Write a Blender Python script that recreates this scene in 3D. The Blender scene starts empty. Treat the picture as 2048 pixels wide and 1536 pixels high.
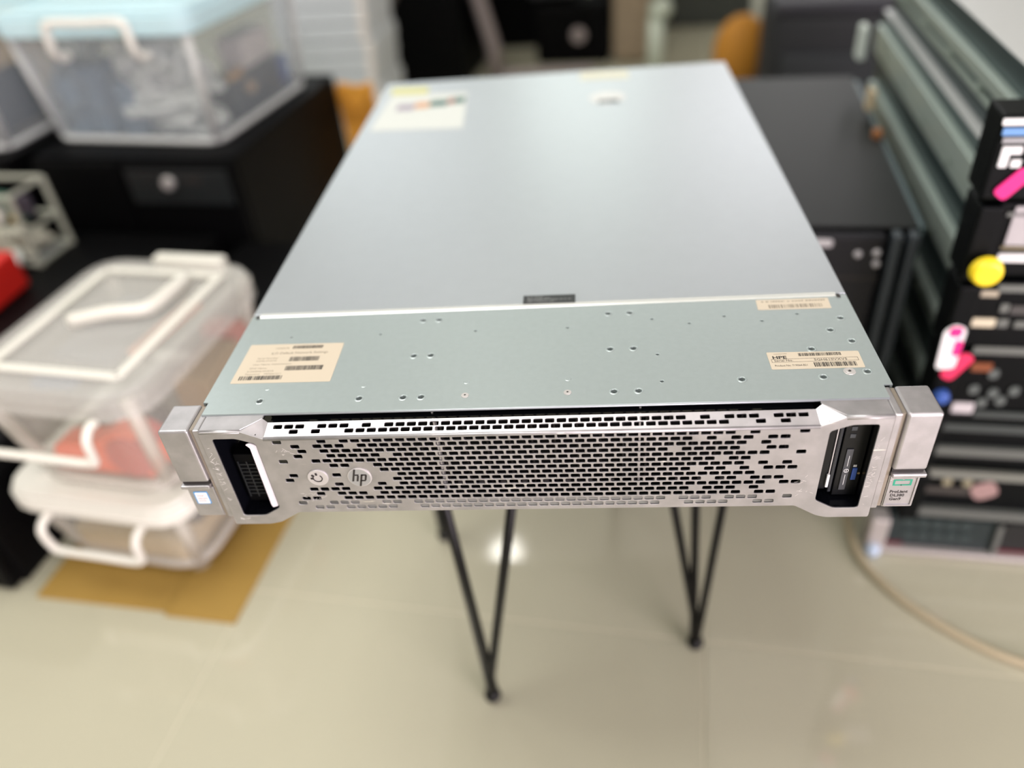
import bpy, bmesh, math, random
from mathutils import Vector, Matrix
random.seed(4)
S = bpy.context.scene
COL = S.collection
R = math.radians

# ------------------------------------------------------------------ camera
CAM_POS = Vector((0.03546, -0.38368, 0.31310))
yaw, pitch, roll = -0.1226129, 0.6554285, -0.1037816
fwd = Vector((math.sin(yaw)*math.cos(pitch), math.cos(yaw)*math.cos(pitch), -math.sin(pitch)))
rt = Vector((math.cos(yaw), -math.sin(yaw), 0))
up = rt.cross(fwd)
c_, s_ = math.cos(roll), math.sin(roll)
r2 = rt*c_ + up*s_
u2 = up*c_ - rt*s_
cam_d = bpy.data.cameras.new('camera')
cam = bpy.data.objects.new('camera', cam_d)
COL.objects.link(cam)
cam.matrix_world = Matrix(((r2.x, u2.x, -fwd.x, CAM_POS.x), (r2.y, u2.y, -fwd.y, CAM_POS.y), (r2.z, u2.z, -fwd.z, CAM_POS.z), (0, 0, 0, 1)))
cam_d.sensor_fit = 'HORIZONTAL'; cam_d.sensor_width = 36
cam_d.lens = 36*1577.2/2048
cam_d.clip_start = 0.02; cam_d.clip_end = 30
cam_d.dof.use_dof = True
cam_d.dof.focus_distance = (Vector((0.0, -0.012, -0.025))-CAM_POS).dot(fwd)
cam_d.dof.aperture_fstop = 2.1
cam_d.dof.aperture_blades = 0
S.camera = cam

# ------------------------------------------------------------------ world, view, lights
w = bpy.data.worlds.new('world'); S.world = w; w.use_nodes = True
w.node_tree.nodes['Background'].inputs[0].default_value = (0.8, 0.9, 1, 1)
w.node_tree.nodes['Background'].inputs[1].default_value = 0.3
S.view_settings.view_transform = 'Standard'
S.view_settings.look = 'None'
S.view_settings.gamma = 1
S.view_settings.use_curve_mapping = False
S.view_settings.exposure = -0.14
FL = -0.53            # floor height (the top of the server is z = 0)
CE = 2.2              # ceiling height

def area(name, loc, target, sx, sy, power, color):
    l = bpy.data.lights.new(name, 'AREA'); l.shape = 'RECTANGLE'; l.size = sx; l.size_y = sy
    l.energy = power; l.color = color
    o = bpy.data.objects.new(name, l); COL.objects.link(o); o.location = loc
    d = Vector(target)-Vector(loc)
    o.rotation_euler = d.to_track_quat('-Z', 'Y').to_euler()
    return o
area('ceiling_light', (-1.0, 0.15, CE-0.03), (-1.0, 0.15, 0), 2.0, 1.3, 61, (1, 0.98, 0.93))
area('ceiling_light', (-2.3, 2.6, CE-0.03), (-2.3, 2.6, 0), 0.8, 0.8, 14, (0.96, 1, 1))
area('back_fill_light', (-1.35, 5.1, 1.45), (-0.6, 0, 0.2), 1.6, 1.0, 14, (0.93, 0.98, 1))  # three rear fills added for the lid's reflections, no real windows
area('back_fill_light', (0.05, 5.1, 1.45), (0.0, 0, 0.2), 0.9, 1.0, 10.5, (0.92, 1, 0.95))
area('back_fill_light', (1.35, 5.1, 1.45), (0.5, 0, 0.2), 1.5, 1.0, 20, (1, 0.97, 1))
area('front_right_fill_light', (1.9, -2.1, 0.10), (0.2, 0, -0.1), 1.7, 1.2, 118, (1, 0.86, 0.95))  # low fill added to brighten the bezel's right side, no window there
area('ceiling_light', (1.0, -2.0, CE-0.03), (1.0, -2.0, 0), 2.6, 0.6, 40, (1, 0.96, 0.97))

# ------------------------------------------------------------------ materials
def lin(c):
    f = lambda v: v/12.92 if v <= 0.04045 else ((v+0.055)/1.055)**2.4
    return tuple(f(x/255) for x in c)+(1,)
MATS = {}
def mat(name, rgb, rough=0.5, metal=0.0, noise=0.0, scale=40, bump=0.0, spec=0.5, coat=0.0, emit=0, aniso=0):
    if name in MATS: return MATS[name]
    m = bpy.data.materials.new(name); m.use_nodes = True
    nt = m.node_tree; b = nt.nodes['Principled BSDF']
    b.inputs['Base Color'].default_value = lin(rgb)
    b.inputs['Roughness'].default_value = rough
    b.inputs['Metallic'].default_value = metal
    b.inputs['Specular IOR Level'].default_value = spec
    b.inputs['Coat Weight'].default_value = coat
    if emit:
        b.inputs['Emission Color'].default_value = lin(rgb); b.inputs['Emission Strength'].default_value = emit
    if noise or bump:
        tc = nt.nodes.new('ShaderNodeTexCoord'); nz = nt.nodes.new('ShaderNodeTexNoise')
        nz.inputs['Scale'].default_value = scale; nz.inputs['Detail'].default_value = 5
        nt.links.new(tc.outputs['Object'], nz.inputs['Vector'])
        if noise:
            mx = nt.nodes.new('ShaderNodeMixRGB'); mx.blend_type = 'MIX'
            a = lin(rgb); k = 1-noise
            mx.inputs[1].default_value = (a[0]*k, a[1]*k, a[2]*k, 1)
            k = 1+noise
            mx.inputs[2].default_value = (min(a[0]*k, 1), min(a[1]*k, 1), min(a[2]*k, 1), 1)
            nt.links.new(nz.outputs['Fac'], mx.inputs[0]); nt.links.new(mx.outputs[0], b.inputs['Base Color'])
        if bump:
            bp = nt.nodes.new('ShaderNodeBump'); bp.inputs['Strength'].default_value = bump; bp.inputs['Distance'].default_value = 0.001
            nt.links.new(nz.outputs['Fac'], bp.inputs['Height']); nt.links.new(bp.outputs[0], b.inputs['Normal'])
    MATS[name] = m
    return m

def clear_mat(name, rgb, alpha, rough=0.25):
    if name in MATS: return MATS[name]
    m = bpy.data.materials.new(name); m.use_nodes = True
    nt = m.node_tree; b = nt.nodes['Principled BSDF']
    b.inputs['Base Color'].default_value = lin(rgb); b.inputs['Roughness'].default_value = rough
    out = nt.nodes['Material Output']
    tr = nt.nodes.new('ShaderNodeBsdfTransparent'); mx = nt.nodes.new('ShaderNodeMixShader')
    mx.inputs[0].default_value = alpha
    nt.links.new(tr.outputs[0], mx.inputs[1]); nt.links.new(b.outputs[0], mx.inputs[2]); nt.links.new(mx.outputs[0], out.inputs[0])
    MATS[name] = m
    return m

galv = mat('galvanised_steel', (170, 181, 181), 0.36, 0.55, 0.05, 220, 0.08)
galv_lid = mat('lid_steel', (178, 184, 189), 0.35, 0.58, 0.03, 60, 0.04)
# bezel paint: warm silver with scratches and scuffs
def bezel_material():
    m = bpy.data.materials.new('bezel_paint'); m.use_nodes = True
    nt = m.node_tree; b = nt.nodes['Principled BSDF']
    b.inputs['Roughness'].default_value = 0.42; b.inputs['Metallic'].default_value = 0.85
    tc = nt.nodes.new('ShaderNodeTexCoord')
    n1 = nt.nodes.new('ShaderNodeTexNoise'); n1.inputs['Scale'].default_value = 60; n1.inputs['Detail'].default_value = 8
    n2 = nt.nodes.new('ShaderNodeTexNoise'); n2.inputs['Scale'].default_value = 900; n2.inputs['Detail'].default_value = 2
    mp = nt.nodes.new('ShaderNodeMapping'); mp.inputs['Rotation'].default_value = (0.2, 0.6, 0.3); mp.inputs['Scale'].default_value = (1, 1, 9)
    n3 = nt.nodes.new('ShaderNodeTexNoise'); n3.inputs['Scale'].default_value = 45; n3.inputs['Detail'].default_value = 4
    nt.links.new(tc.outputs['Object'], n1.inputs['Vector']); nt.links.new(tc.outputs['Object'], n2.inputs['Vector'])
    nt.links.new(tc.outputs['Object'], mp.inputs['Vector']); nt.links.new(mp.outputs[0], n3.inputs['Vector'])
    r1 = nt.nodes.new('ShaderNodeValToRGB')
    r1.color_ramp.elements[0].position = 0.3; r1.color_ramp.elements[0].color = lin((168, 166, 168))
    r1.color_ramp.elements[1].position = 0.7; r1.color_ramp.elements[1].color = lin((192, 189, 192))
    nt.links.new(n1.outputs['Fac'], r1.inputs[0])
    r3 = nt.nodes.new('ShaderNodeValToRGB')
    r3.color_ramp.elements[0].position = 0.70; r3.color_ramp.elements[0].color = (0, 0, 0, 1)
    r3.color_ramp.elements[1].position = 0.74; r3.color_ramp.elements[1].color = (1, 1, 1, 1)
    nt.links.new(n3.outputs['Fac'], r3.inputs[0])
    mx = nt.nodes.new('ShaderNodeMixRGB'); mx.inputs[2].default_value = lin((240, 236, 230))
    nt.links.new(r3.outputs[0], mx.inputs[0]); nt.links.new(r1.outputs[0], mx.inputs[1])
    nt.links.new(mx.outputs[0], b.inputs['Base Color'])
    bp = nt.nodes.new('ShaderNodeBump'); bp.inputs['Strength'].default_value = 0.05; bp.inputs['Distance'].default_value = 0.0003
    nt.links.new(n2.outputs['Fac'], bp.inputs['Height']); nt.links.new(bp.outputs[0], b.inputs['Normal'])
    return m
bezel_m = bezel_material()
black = mat('black_plastic', (12, 13, 15), 0.35, 0, 0, 40, 0, 0.3)
blackg = mat('glossy_black', (12, 13, 18), 0.12)
dark = mat('dark_inside', (20, 19, 20), 0.5)
darkg = mat('dark_grey_plastic', (70, 72, 76), 0.4)
paper = mat('cream_label', (198, 186, 166), 0.5)
ink = mat('ink', (38, 34, 32), 0.6)
ink_soft = mat('faded_ink', (140, 130, 115), 0.6)
white = mat('white_plastic', (232, 230, 222), 0.35)
whitem = mat('white_print', (235, 235, 235), 0.4)
silver = mat('silver_metal', (200, 197, 195), 0.35, 0.45)
blk_case = mat('black_case', (5, 5, 6), 0.5, 0, 0, 30, 0, 0.08)
blk_top = mat('black_steel_top', (20, 21, 22), 0.5, 0.0, 0, 40, 0, 0.3)
dgrey_case = mat('dark_grey_case', (56, 60, 56), 0.5)
rod_m = mat('black_rod', (5, 5, 6), 0.4, 0, 0, 40, 0, 0.25)
pale_case = mat('pale_case', (214, 220, 222), 0.45)
stk_side = mat('rack_side_steel', (58, 72, 74), 0.42, 0.6, 0.1, 12)
stk_rail = mat('rack_rail_steel', (186, 200, 192), 0.35, 0.6)
stk_lid = mat('rack_lid_steel', (200, 202, 202), 0.4, 0.3)
stk_front = mat('rack_front_black', (3, 5, 6), 0.5, 0, 0, 40, 0, 0.12)
stk_bar = mat('rack_bar_grey', (105, 108, 104), 0.4, 0.3)
pink = mat('pink_sticker', (236, 30, 130), 0.5)
rose = mat('rose_sticker', (226, 40, 90), 0.5)
yellow = mat('yellow_plastic', (248, 218, 40), 0.4)
orange = mat('orange_plastic', (242, 92, 44), 0.45)
redp = mat('red_plastic', (206, 34, 26), 0.5)
blue = mat('blue_plastic', (50, 84, 160), 0.4)
amber = mat('amber_paper', (226, 160, 60), 0.6, 0, 0.08, 15)
ochre = mat('ochre_card', (190, 130, 40), 0.7, 0, 0.1, 15)
green_pcb = mat('green_circuit_board', (16, 84, 66), 0.4, 0, 0.3, 90)
blue_pcb = mat('blue_grey_circuit_board', (70, 86, 108), 0.45, 0, 0.4, 60)
lid_blue = mat('pale_blue_plastic', (196, 226, 233), 0.3)
lid_white = mat('milky_white_plastic', (224, 222, 212), 0.35)
milky = clear_mat('milky_clear_plastic', (224, 222, 210), 0.18)
milky_rim = clear_mat('milky_rim_plastic', (222, 218, 206), 0.55)
clear = clear_mat('clear_plastic', (216, 226, 232), 0.18)
clear_rim = clear_mat('clear_rim_plastic', (224, 226, 224), 0.75)
lid_clear = clear_mat('milky_lid_plastic', (238, 236, 230), 0.24)

# ------------------------------------------------------------------ mesh helpers
def link(o): COL.objects.link(o); return o
def tag(o, label=None, cat=None, group=None, kind=None):
    if label: o['label'] = label
    if cat: o['category'] = cat
    if group: o['group'] = group
    if kind: o['kind'] = kind
    return o
def thing(name, label, cat, loc=(0, 0, 0), rotz=0, group=None):
    o = bpy.data.objects.new(name, None); link(o); o.location = loc; o.rotation_euler = (0, 0, R(rotz)); o.empty_display_size = 0.02
    return tag(o, label, cat, group)
def mk(name, bm, m, parent=None, bev=0, smooth=False, loc=None, seg=2, label=None):
    me = bpy.data.meshes.new(name)
    bmesh.ops.recalc_face_normals(bm, faces=bm.faces)
    bm.to_mesh(me); bm.free(); me.materials.append(m)
    if smooth:
        for p in me.polygons: p.use_smooth = True
    o = bpy.data.objects.new(name, me); link(o)
    if parent: o.parent = parent
    if loc: o.location = loc
    if bev:
        md = o.modifiers.new('bevel', 'BEVEL'); md.width = bev; md.segments = seg; md.limit_method = 'ANGLE'; md.angle_limit = R(40)
    if label: o['label'] = label
    return o
def nb(): return bmesh.new()
def box(bm, x0, x1, y0, y1, z0, z1, M=None):
    vs = [Vector((x, y, z)) for z in (z0, z1) for y in (y0, y1) for x in (x0, x1)]
    if M: vs = [M @ v for v in vs]
    v = [bm.verts.new(p) for p in vs]
    for f in ((0, 1, 3, 2), (4, 6, 7, 5), (0, 4, 5, 1), (2, 3, 7, 6), (0, 2, 6, 4), (1, 5, 7, 3)): bm.faces.new([v[i] for i in f])
    return bm
def hexa(bm, pts):
    v = [bm.verts.new(p) for p in pts]   # bottom 4 (ccw), top 4
    for f in ((3, 2, 1, 0), (4, 5, 6, 7), (0, 1, 5, 4), (1, 2, 6, 5), (2, 3, 7, 6), (3, 0, 4, 7)): bm.faces.new([v[i] for i in f])
    return bm
def prism(bm, poly, z0, z1, M=None):
    M = M or Matrix.Identity(4)
    a = [bm.verts.new(M @ Vector((x, y, z0))) for x, y in poly]; b = [bm.verts.new(M @ Vector((x, y, z1))) for x, y in poly]
    bm.faces.new(a[::-1]); bm.faces.new(b)
    n = len(poly)
    for i in range(n): bm.faces.new((a[i], a[(i+1) % n], b[(i+1) % n], b[i]))
    return bm
def cyl(bm, p0, p1, r0, r1=None, n=16):
    p0 = Vector(p0); p1 = Vector(p1); r1 = r0 if r1 is None else r1
    q = (p1-p0).to_track_quat('Z', 'Y')
    rings = []
    for p, r in ((p0, r0), (p1, r1)):
        rings.append([bm.verts.new(p+q @ Vector((r*math.cos(2*math.pi*i/n), r*math.sin(2*math.pi*i/n), 0))) for i in range(n)])
    a, b = rings
    for i in range(n): bm.faces.new((a[i], a[(i+1) % n], b[(i+1) % n], b[i]))
    bm.faces.new(a[::-1]); bm.faces.new(b)
    return bm
def tube(bm, pts, r, n=10, close=False):
    pts = [Vector(p) for p in pts]; rings = []
    N = len(pts)
    for i, p in enumerate(pts):
        if close: d = pts[(i+1) % N]-pts[i-1]
        else: d = pts[min(i+1, N-1)]-pts[max(i-1, 0)]
        q = d.to_track_quat('Z', 'Y')
        rings.append([bm.verts.new(p+q @ Vector((r*math.cos(2*math.pi*k/n), r*math.sin(2*math.pi*k/n), 0))) for k in range(n)])
    m = N if close else N-1
    for i in range(m):
        a, b = rings[i], rings[(i+1) % N]
        # align
        best = min(range(n), key=lambda s: sum((a[k].co-b[(k+s) % n].co).length for k in range(0, n, 3)))
        for k in range(n): bm.faces.new((a[k], a[(k+1) % n], b[(k+1+best) % n], b[(k+best) % n]))
    if not close:
        bm.faces.new(rings[0][::-1]); bm.faces.new(rings[-1])
    return bm
def spline(pts, n=8):
    P = [Vector(p) for p in pts]; P = [P[0]*2-P[1]]+P+[P[-1]*2-P[-2]]; out = []
    for i in range(1, len(P)-2):
        for k in range(n):
            t = k/n
            out.append(0.5*((2*P[i])+(P[i+1]-P[i-1])*t+(2*P[i-1]-5*P[i]+4*P[i+1]-P[i+2])*t*t+(3*P[i]-P[i-1]-3*P[i+1]+P[i+2])*t**3))
    out.append(P[-2]); return out
def sphere(bm, c, r, sx=1, sy=1, sz=1):
    bmesh.ops.create_uvsphere(bm, u_segments=14, v_segments=10, radius=r, matrix=Matrix.Translation(c) @ Matrix.Diagonal((sx, sy, sz, 1)))
    return bm
def rrect(x0, x1, y0, y1, r, n=3):
    out = []
    for cx, cy, a in ((x1-r, y1-r, 0), (x0+r, y1-r, 90), (x0+r, y0+r, 180), (x1-r, y0+r, 270)):
        for k in range(n+1):
            t = R(a+90*k/n); out.append((cx+r*math.cos(t), cy+r*math.sin(t)))
    return out
def roundpoly(pts, r, n=3):
    out = []; N = len(pts)
    for i in range(N):
        p = Vector(pts[i]); a = (Vector(pts[i-1])-p); b = (Vector(pts[(i+1) % N])-p)
        rr = min(r, a.length*.45, b.length*.45)
        A = p+a.normalized()*rr; B = p+b.normalized()*rr
        for k in range(n+1):
            t = k/n; out.append(tuple((1-t)**2*A+2*t*(1-t)*p+t*t*B))
    return out
def circ(cx, cy, r, n=16): return [(cx+r*math.cos(2*math.pi*i/n), cy+r*math.sin(2*math.pi*i/n)) for i in range(n)]
def curve_mesh(cu, name):
    tmp = bpy.data.objects.new('tmp', cu); link(tmp)
    dg = bpy.context.evaluated_depsgraph_get(); dg.update()
    me = bpy.data.meshes.new_from_object(tmp.evaluated_get(dg)); me.name = name
    bpy.data.objects.remove(tmp)
    return me
def plate(name, outlines, thick, m, parent=None, M=None, bev=0.0):
    """flat sheet with real holes; outlines[0] is the rim, the rest are holes; extruded +-thick/2 about local z=0"""
    cu = bpy.data.curves.new(name, 'CURVE'); cu.dimensions = '2D'; cu.fill_mode = 'BOTH'
    for o in outlines:
        s = cu.splines.new('POLY'); s.points.add(len(o)-1); s.use_cyclic_u = True
        for p, q in zip(s.points, o): p.co = (q[0], q[1], 0, 1)
    cu.extrude = thick/2-bev; cu.bevel_depth = bev; cu.bevel_resolution = 0
    if bev: cu.offset = -bev
    me = curve_mesh(cu, name); me.materials.clear(); me.materials.append(m)
    if M: me.transform(M)
    o = bpy.data.objects.new(name, me); link(o)
    if parent: o.parent = parent
    return o
def text(name, body, size, m, parent, M, bold=0.0, align='LEFT', sx=1.0, shear=0.0):
    cu = bpy.data.curves.new(name, 'FONT'); cu.body = body; cu.size = size; cu.offset = bold; cu.align_x = align; cu.shear = shear
    cu.extrude = 0.00004; cu.resolution_u = 2; cu.space_line = 0.85
    me = curve_mesh(cu, name); me.materials.clear(); me.materials.append(m)
    me.transform(M @ Matrix.Diagonal((sx, 1, 1, 1)))
    o = bpy.data.objects.new(name, me); link(o); o.parent = parent
    return o
def T(x, y, z): return Matrix.Translation((x, y, z))
FRONT = Matrix.Rotation(R(90), 4, 'X')   # (x, y) -> (x, z), plate normal to -y

# ------------------------------------------------------------------ the room
RZ = -7.6
def frame(ox, oy, deg):
    a = R(deg); U = Vector((math.cos(a), math.sin(a), 0)); W = Vector((-math.sin(a), math.cos(a), 0))
    return lambda u, v, z: Vector((ox, oy, 0))+U*u+W*v+Vector((0, 0, z))

tile_m = mat('glossy_cream_tile', (183, 180, 158), 0.07, 0, 0.035, 3, 0.0, 0.8)
grout_m = mat('grout', (192, 188, 166), 0.4)
floor = mk('floor', box(nb(), -3.4, 3.4, -3.4, 5.2, FL-0.06, FL-0.0006), grout_m); tag(floor, kind='structure')
tw = 0.6
def tile_mesh():
    bm = nb(); g = 0.002
    box(bm, g, tw-g, g, tw-g, -0.01, 0); me = bpy.data.meshes.new('tile')
    bmesh.ops.recalc_face_normals(bm, faces=bm.faces); bm.to_mesh(me); bm.free(); me.materials.append(tile_m); return me
tm = tile_mesh()
fr = frame(0.165, 0.187, RZ)
for i in range(-5, 5):
    for j in range(-5, 8):
        c = fr(i*tw+tw/2, j*tw+tw/2, 0)
        if abs(c.x) > 2.9 or c.y < -2.9 or c.y > 4.7: continue
        o = bpy.data.objects.new('tile', tm); link(o); o.parent = floor
        o.location = fr(i*tw, j*tw, FL); o.rotation_euler = (0, 0, R(RZ))
wall_m = mat('white_wall_paint', (216, 216, 212), 0.7)
wall_p = mat('pale_green_wall_paint', (206, 216, 208), 0.7)
for n, b in dict(wall_left=(-3.5, -3.4, -3.4, 5.2), wall_right=(3.4, 3.5, -3.4, 5.2), wall_back=(-3.5, 3.5, 5.2, 5.3), wall_front=(-3.5, 3.5, -3.5, -3.4)).items():
    tag(mk(n, box(nb(), b[0], b[1], b[2], b[3], FL-0.06, CE), wall_p if n == 'wall_back' else wall_m), kind='structure')
tag(mk('ceiling', box(nb(), -3.5, 3.5, -3.5, 5.3, CE, CE+0.1), wall_m), kind='structure')
# a downlight whose reflection shows in the floor
dl = thing('downlight', 'small round ceiling downlight far behind the server', 'lamp', (-0.47, 2.62, CE))
mk('trim_ring', cyl(nb(), (0, 0, -0.012), (0, 0, 0), 0.10, 0.11, 24), white, dl)
mk('lamp_lens', cyl(nb(), (0, 0, -0.016), (0, 0, -0.0121), 0.085, 0.085, 24), mat('lamp_glow', (255, 252, 244), 0.5, emit=22), dl)

# ------------------------------------------------------------------ the server
W2 = 0.2204; DEP = 0.6825; H = 0.0865; SEAM = 0.1134
sv = thing('rack_server', 'two-unit rack server with silver perforated bezel, resting on the hairpin stool', 'server', (0, 0, 0))
# chassis tub (open at the top front, closed by cover sheets)
bm = nb()
box(bm, -W2, W2, 0.02, DEP, -H, -H+0.0015)
box(bm, -W2, -W2+0.0015, 0.0095, DEP, -H, -0.0012); box(bm, W2-0.0015, W2, 0.0095, DEP, -H, -0.0012)
box(bm, -W2, W2, DEP-0.0015, DEP, -H, -0.0012)
mk('chassis', bm, galv, sv)
mk('inner_bulkhead', box(nb(), -W2+0.002, W2-0.002, 0.0125, 0.11, -H+0.002, -0.0125), dark, sv)
# front cover sheet with its holes
small = [(-.1812, .0838), (-.1143, .0838), (-.0444, .0838), (.0215, .0838), (.0813, .0910), (.1065, .0841), (.1316, .0914), (.1562, .0838), (.1813, .0912), (.0816, .0481), (.0819, .0187)]
med = [(-.0850, .1002), (-.0730, .1002), (-.0850, .0555), (-.0730, .0555), (-.0848, .0095), (-.0729, .0095), (.0507, .1002), (.0661, .1002), (.0505, .0560), (.0662, .0560), (.0512, .0097), (.0666, .0097), (.1317, .0184), (.1816, .0185), (.1813, .0487), (.1986, .0699), (.2088, .0839), (.2090, .0563), (.2093, .0228)]
big = [(-.1814, .0096), (-.1141, .0097)]
rim = [(-.2168, -.0030), (.2150, -.0030), (.2150, .0095), (W2, .0095), (W2, SEAM+.001), (-W2, SEAM+.001), (-W2, .0095), (-.2168, .0095)]
holes = [circ(x, y, .00125, 12) for x, y in small]+[circ(x, y, .0021, 16) for x, y in med]+[circ(x, y, .0022, 16) for x, y in big]
cov = plate('top_cover', [rim]+holes, 0.0012, galv, sv, T(0, 0, -0.0006), 0.00015)
def ring_mesh(r_in, r_out, h):
    bm = nb(); n = 20; prof = [(r_in*0.86, -0.0022), (r_in*0.97, -0.0006), (r_in, h), ((r_in+r_out)/2, h*0.9), (r_out, 0.00005)]
    rings = [[bm.verts.new((r*math.cos(2*math.pi*k/n), r*math.sin(2*math.pi*k/n), z)) for k in range(n)] for r, z in prof]
    for a, b in zip(rings, rings[1:]):
        for k in range(n): bm.faces.new((a[k], a[(k+1) % n], b[(k+1) % n], b[k]))
    me = bpy.data.meshes.new('hole_rim'); bm.to_mesh(me); bm.free(); me.materials.append(galv)
    for p in me.polygons: p.use_smooth = True
    return me
rm_m = ring_mesh(.0021, .0033, .0004); rm_s = ring_mesh(.00125, .0019, .0002)
for L, me in ((small, rm_s), (med, rm_m), (big, rm_m)):
    for x, y in L:
        o = bpy.data.objects.new('hole_rim', me); link(o); o.parent = cov; o.location = (x, y, 0)
# screws and pressed dimples
def screw(x, y, r):
    s = mk('screw', cyl(cyl(nb(), (0, 0, 0), (0, 0, 0.0004), r, r*0.9, 20), (0, 0, 0.0004), (0, 0, 0.0005), r*0.6, r*0.55, 20), silver, cov, loc=(x, y, 0.0001))
    mk('screw_recess', prism(nb(), [(a*math.cos(R(60*i/2)), a*math.sin(R(60*i/2))) for i in range(12) for a in [r*0.32 if i % 2 else r*0.2]], 0.0005, 0.00056), ink, s)
for x, y in ((-.0442, .0098), (.0218, .0100)): screw(x, y, .0026)
screw(.1986, .0234, .0038)
def dimple_mesh(r):
    bm = nb(); cyl(bm, (0, 0, 0), (0, 0, 0.00025), r, r*0.8, 20); me = bpy.data.meshes.new('dimple')
    bmesh.ops.recalc_face_normals(bm, faces=bm.faces); bm.to_mesh(me); bm.free(); me.materials.append(galv); return me
dmm = dimple_mesh(.0022)
for x, y in ((-.0447, .0241), (.0221, .0241), (-.1137, .0235), (-.1803, .0233)):
    o = bpy.data.objects.new('dimple', dmm); link(o); o.parent = cov; o.location = (x, y, 0)
mk('folded_lip', cyl(nb(), (-.2166, -.0031, -.0010), (.2148, -.0031, -.0010), .0008, n=8), galv_lid, cov, smooth=True)

# rear lid
lid = mk('lid', box(nb(), -W2, W2, SEAM+0.002, DEP, -0.0012, 0.0004), galv_lid, sv, bev=0.0006)
bm = nb(); hexa(bm, [Vector(p) for p in ((-.214, SEAM-.0012, 0), (.213, SEAM-.0012, 0), (.213, SEAM+.003, 0), (-.214, SEAM+.003, 0), (-.214, SEAM-.0004, .0005), (.213, SEAM-.0004, .0005), (.213, SEAM+.003, .0010), (-.214, SEAM+.003, .0010))])
mk('lid_front_lip', bm, mat('lip_highlight_steel', (226, 230, 226), 0.25, 0.5), lid)  # lip colour lightened to paint the edge catching light
for x in (-.2155, .2145): mk('notch', box(nb(), x-.0012, x+.0012, SEAM-.003, SEAM+.0012, 0.0001, 0.0006, ), ink, lid)

def sheet(name, pts, m, parent, z=0.00045, t=0.00015):
    return mk(name, prism(nb(), pts, z, z+t), m, parent)
def barcode(parent, x0, x1, y0, y1, z, m, n=34, seed=1, name='barcode'):
    rd = random.Random(seed); bm = nb(); x = x0; step = (x1-x0)/n
    while x < x1:
        wd = step*rd.choice((.35, .5, .8, 1.1)); box(bm, x, min(x+wd, x1), y0, y1, z, z+.00005); x += wd+step*rd.choice((.3, .45, .7))
    o = mk(name, bm, m, parent); o['kind'] = 'stuff'; return o
def lines(parent, spec, z, m, name='small_print'):
    """rows of tiny unreadable print"""
    rd = random.Random(5); bm = nb()
    for x0, x1, y, h in spec:
        x = x0
        while x < x1:
            wd = rd.uniform(.5, 1.2)*h; box(bm, x, min(x+wd, x1), y, y+h*rd.uniform(.6, 1), z, z+.00005); x += wd+h*rd.choice((.3, .35, 1.0))
    o = mk(name, bm, m, parent); o['kind'] = 'stuff'; return o

# left label (on the front cover)
l1 = sheet('management_label', roundpoly([(-.2090, .0296), (-.1384, .0291), (-.1390, .0747), (-.2088, .0756)], .001), paper, cov, 0.00002); l1['label'] = 'large cream label with four barcodes'
zt = .00018
barcode(l1, -.1760, -.1535, .0690, .0728, zt, ink, 44, 2); barcode(l1, -.1745, -.1530, .0538, .0590, zt, ink, 40, 3)
barcode(l1, -.1745, -.1475, .0430, .0482, zt, ink, 46, 4); barcode(l1, -.2045, -.1740, .0330, .0375, zt, ink, 30, 5)
def ptxt(s, x, y, size, parent, m=ink_soft, sx=1.0, bold=0.0, z=zt): return text('lettering', s, size, m, parent, T(x, y, z), bold, sx=sx)
ptxt('iLO Default Network Settings', -.1900, .0628, .0036, l1, bold=.00004, sx=.95)
ptxt('Serial Number', -.1985, .0573, .0026, l1); ptxt('SGH610VXV5', -.1985, .0542, .0026, l1)
ptxt('User Name: Administrator', -.1995, .0500, .0026, l1); ptxt('DNS Name:', -.2005, .0455, .0026, l1); ptxt('ILOSGH610VXV5', -.2012, .0420, .0026, l1)
ptxt('Password:', -.2015, .0388, .0026, l1); ptxt('MXQ61211', -.1880, .0388, .0026, l1)
ptxt('12345678', -.1890, .0692, .0026, l1)
# serial label, right
l2 = sheet('serial_label', roundpoly([(.1519, .0276), (.2093, .0272), (.2097, .0450), (.1518, .0462)], .0008), paper, cov, 0.00002); l2['label'] = 'cream label with the printed serial number'
barcode(l2, .1715, .1985, .0410, .0442, zt, ink, 44, 8); barcode(l2, .1790, .2050, .0292, .0338, zt, ink, 42, 9)
ptxt('HPE', .1545, .0388, .0042, l2, ink, 1.25, .00012); ptxt('Serial No.', .1550, .0358, .0030, l2, ink); ptxt('SGH610VXV5', .1800, .0357, .0031, l2, ink, 1.15)
ptxt('Product No. 719064-B21', .1545, .0305, .0026, l2, ink, .78)
bm = nb()
for a in ((.1535, .2075, .0383, .0385), (.1535, .2075, .0349, .0351)): box(bm, a[0], a[1], a[2], a[3], zt, zt+.00004)
for x in (.1535, .2073): box(bm, x, x+.0002, .0351, .0383, zt, zt+.00004)
box(bm, .1560, .1645, .0439, .0441, zt, zt+.00004)
mk('print_border', bm, ink, l2)
# upper right label
l3 = sheet('narrow_label', [(.1560, .0976), (.2060, .0968), (.2068, .1103), (.1566, .1106)], paper, cov, 0.00002); l3['label'] = 'narrow cream label with small barcode'
barcode(l3, .1640, .2010, .0990, .1035, zt, ink_soft, 30, 12); lines(l3, [(.160, .176, .107, .0016), (.178, .204, .107, .0016)], zt, ink_soft)
# black label on the lid
l4 = sheet('black_label', [(-.0118, .1160), (.0272, .1157), (.0272, .1272), (-.0118, .1276)], mat('black_label', (38, 42, 42), .5), lid, 0.0010); l4['label'] = 'small black label with grey print'
grey_print = mat('grey_print', (130, 132, 132), .6)
lines(l4, [(-.0085, .0030, .1250, .0012), (-.0085, .0090, .1222, .0013), (-.0085, .0240, .1205, .0012), (-.0085, .0120, .1180, .0012)], .00117, grey_print)
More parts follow.
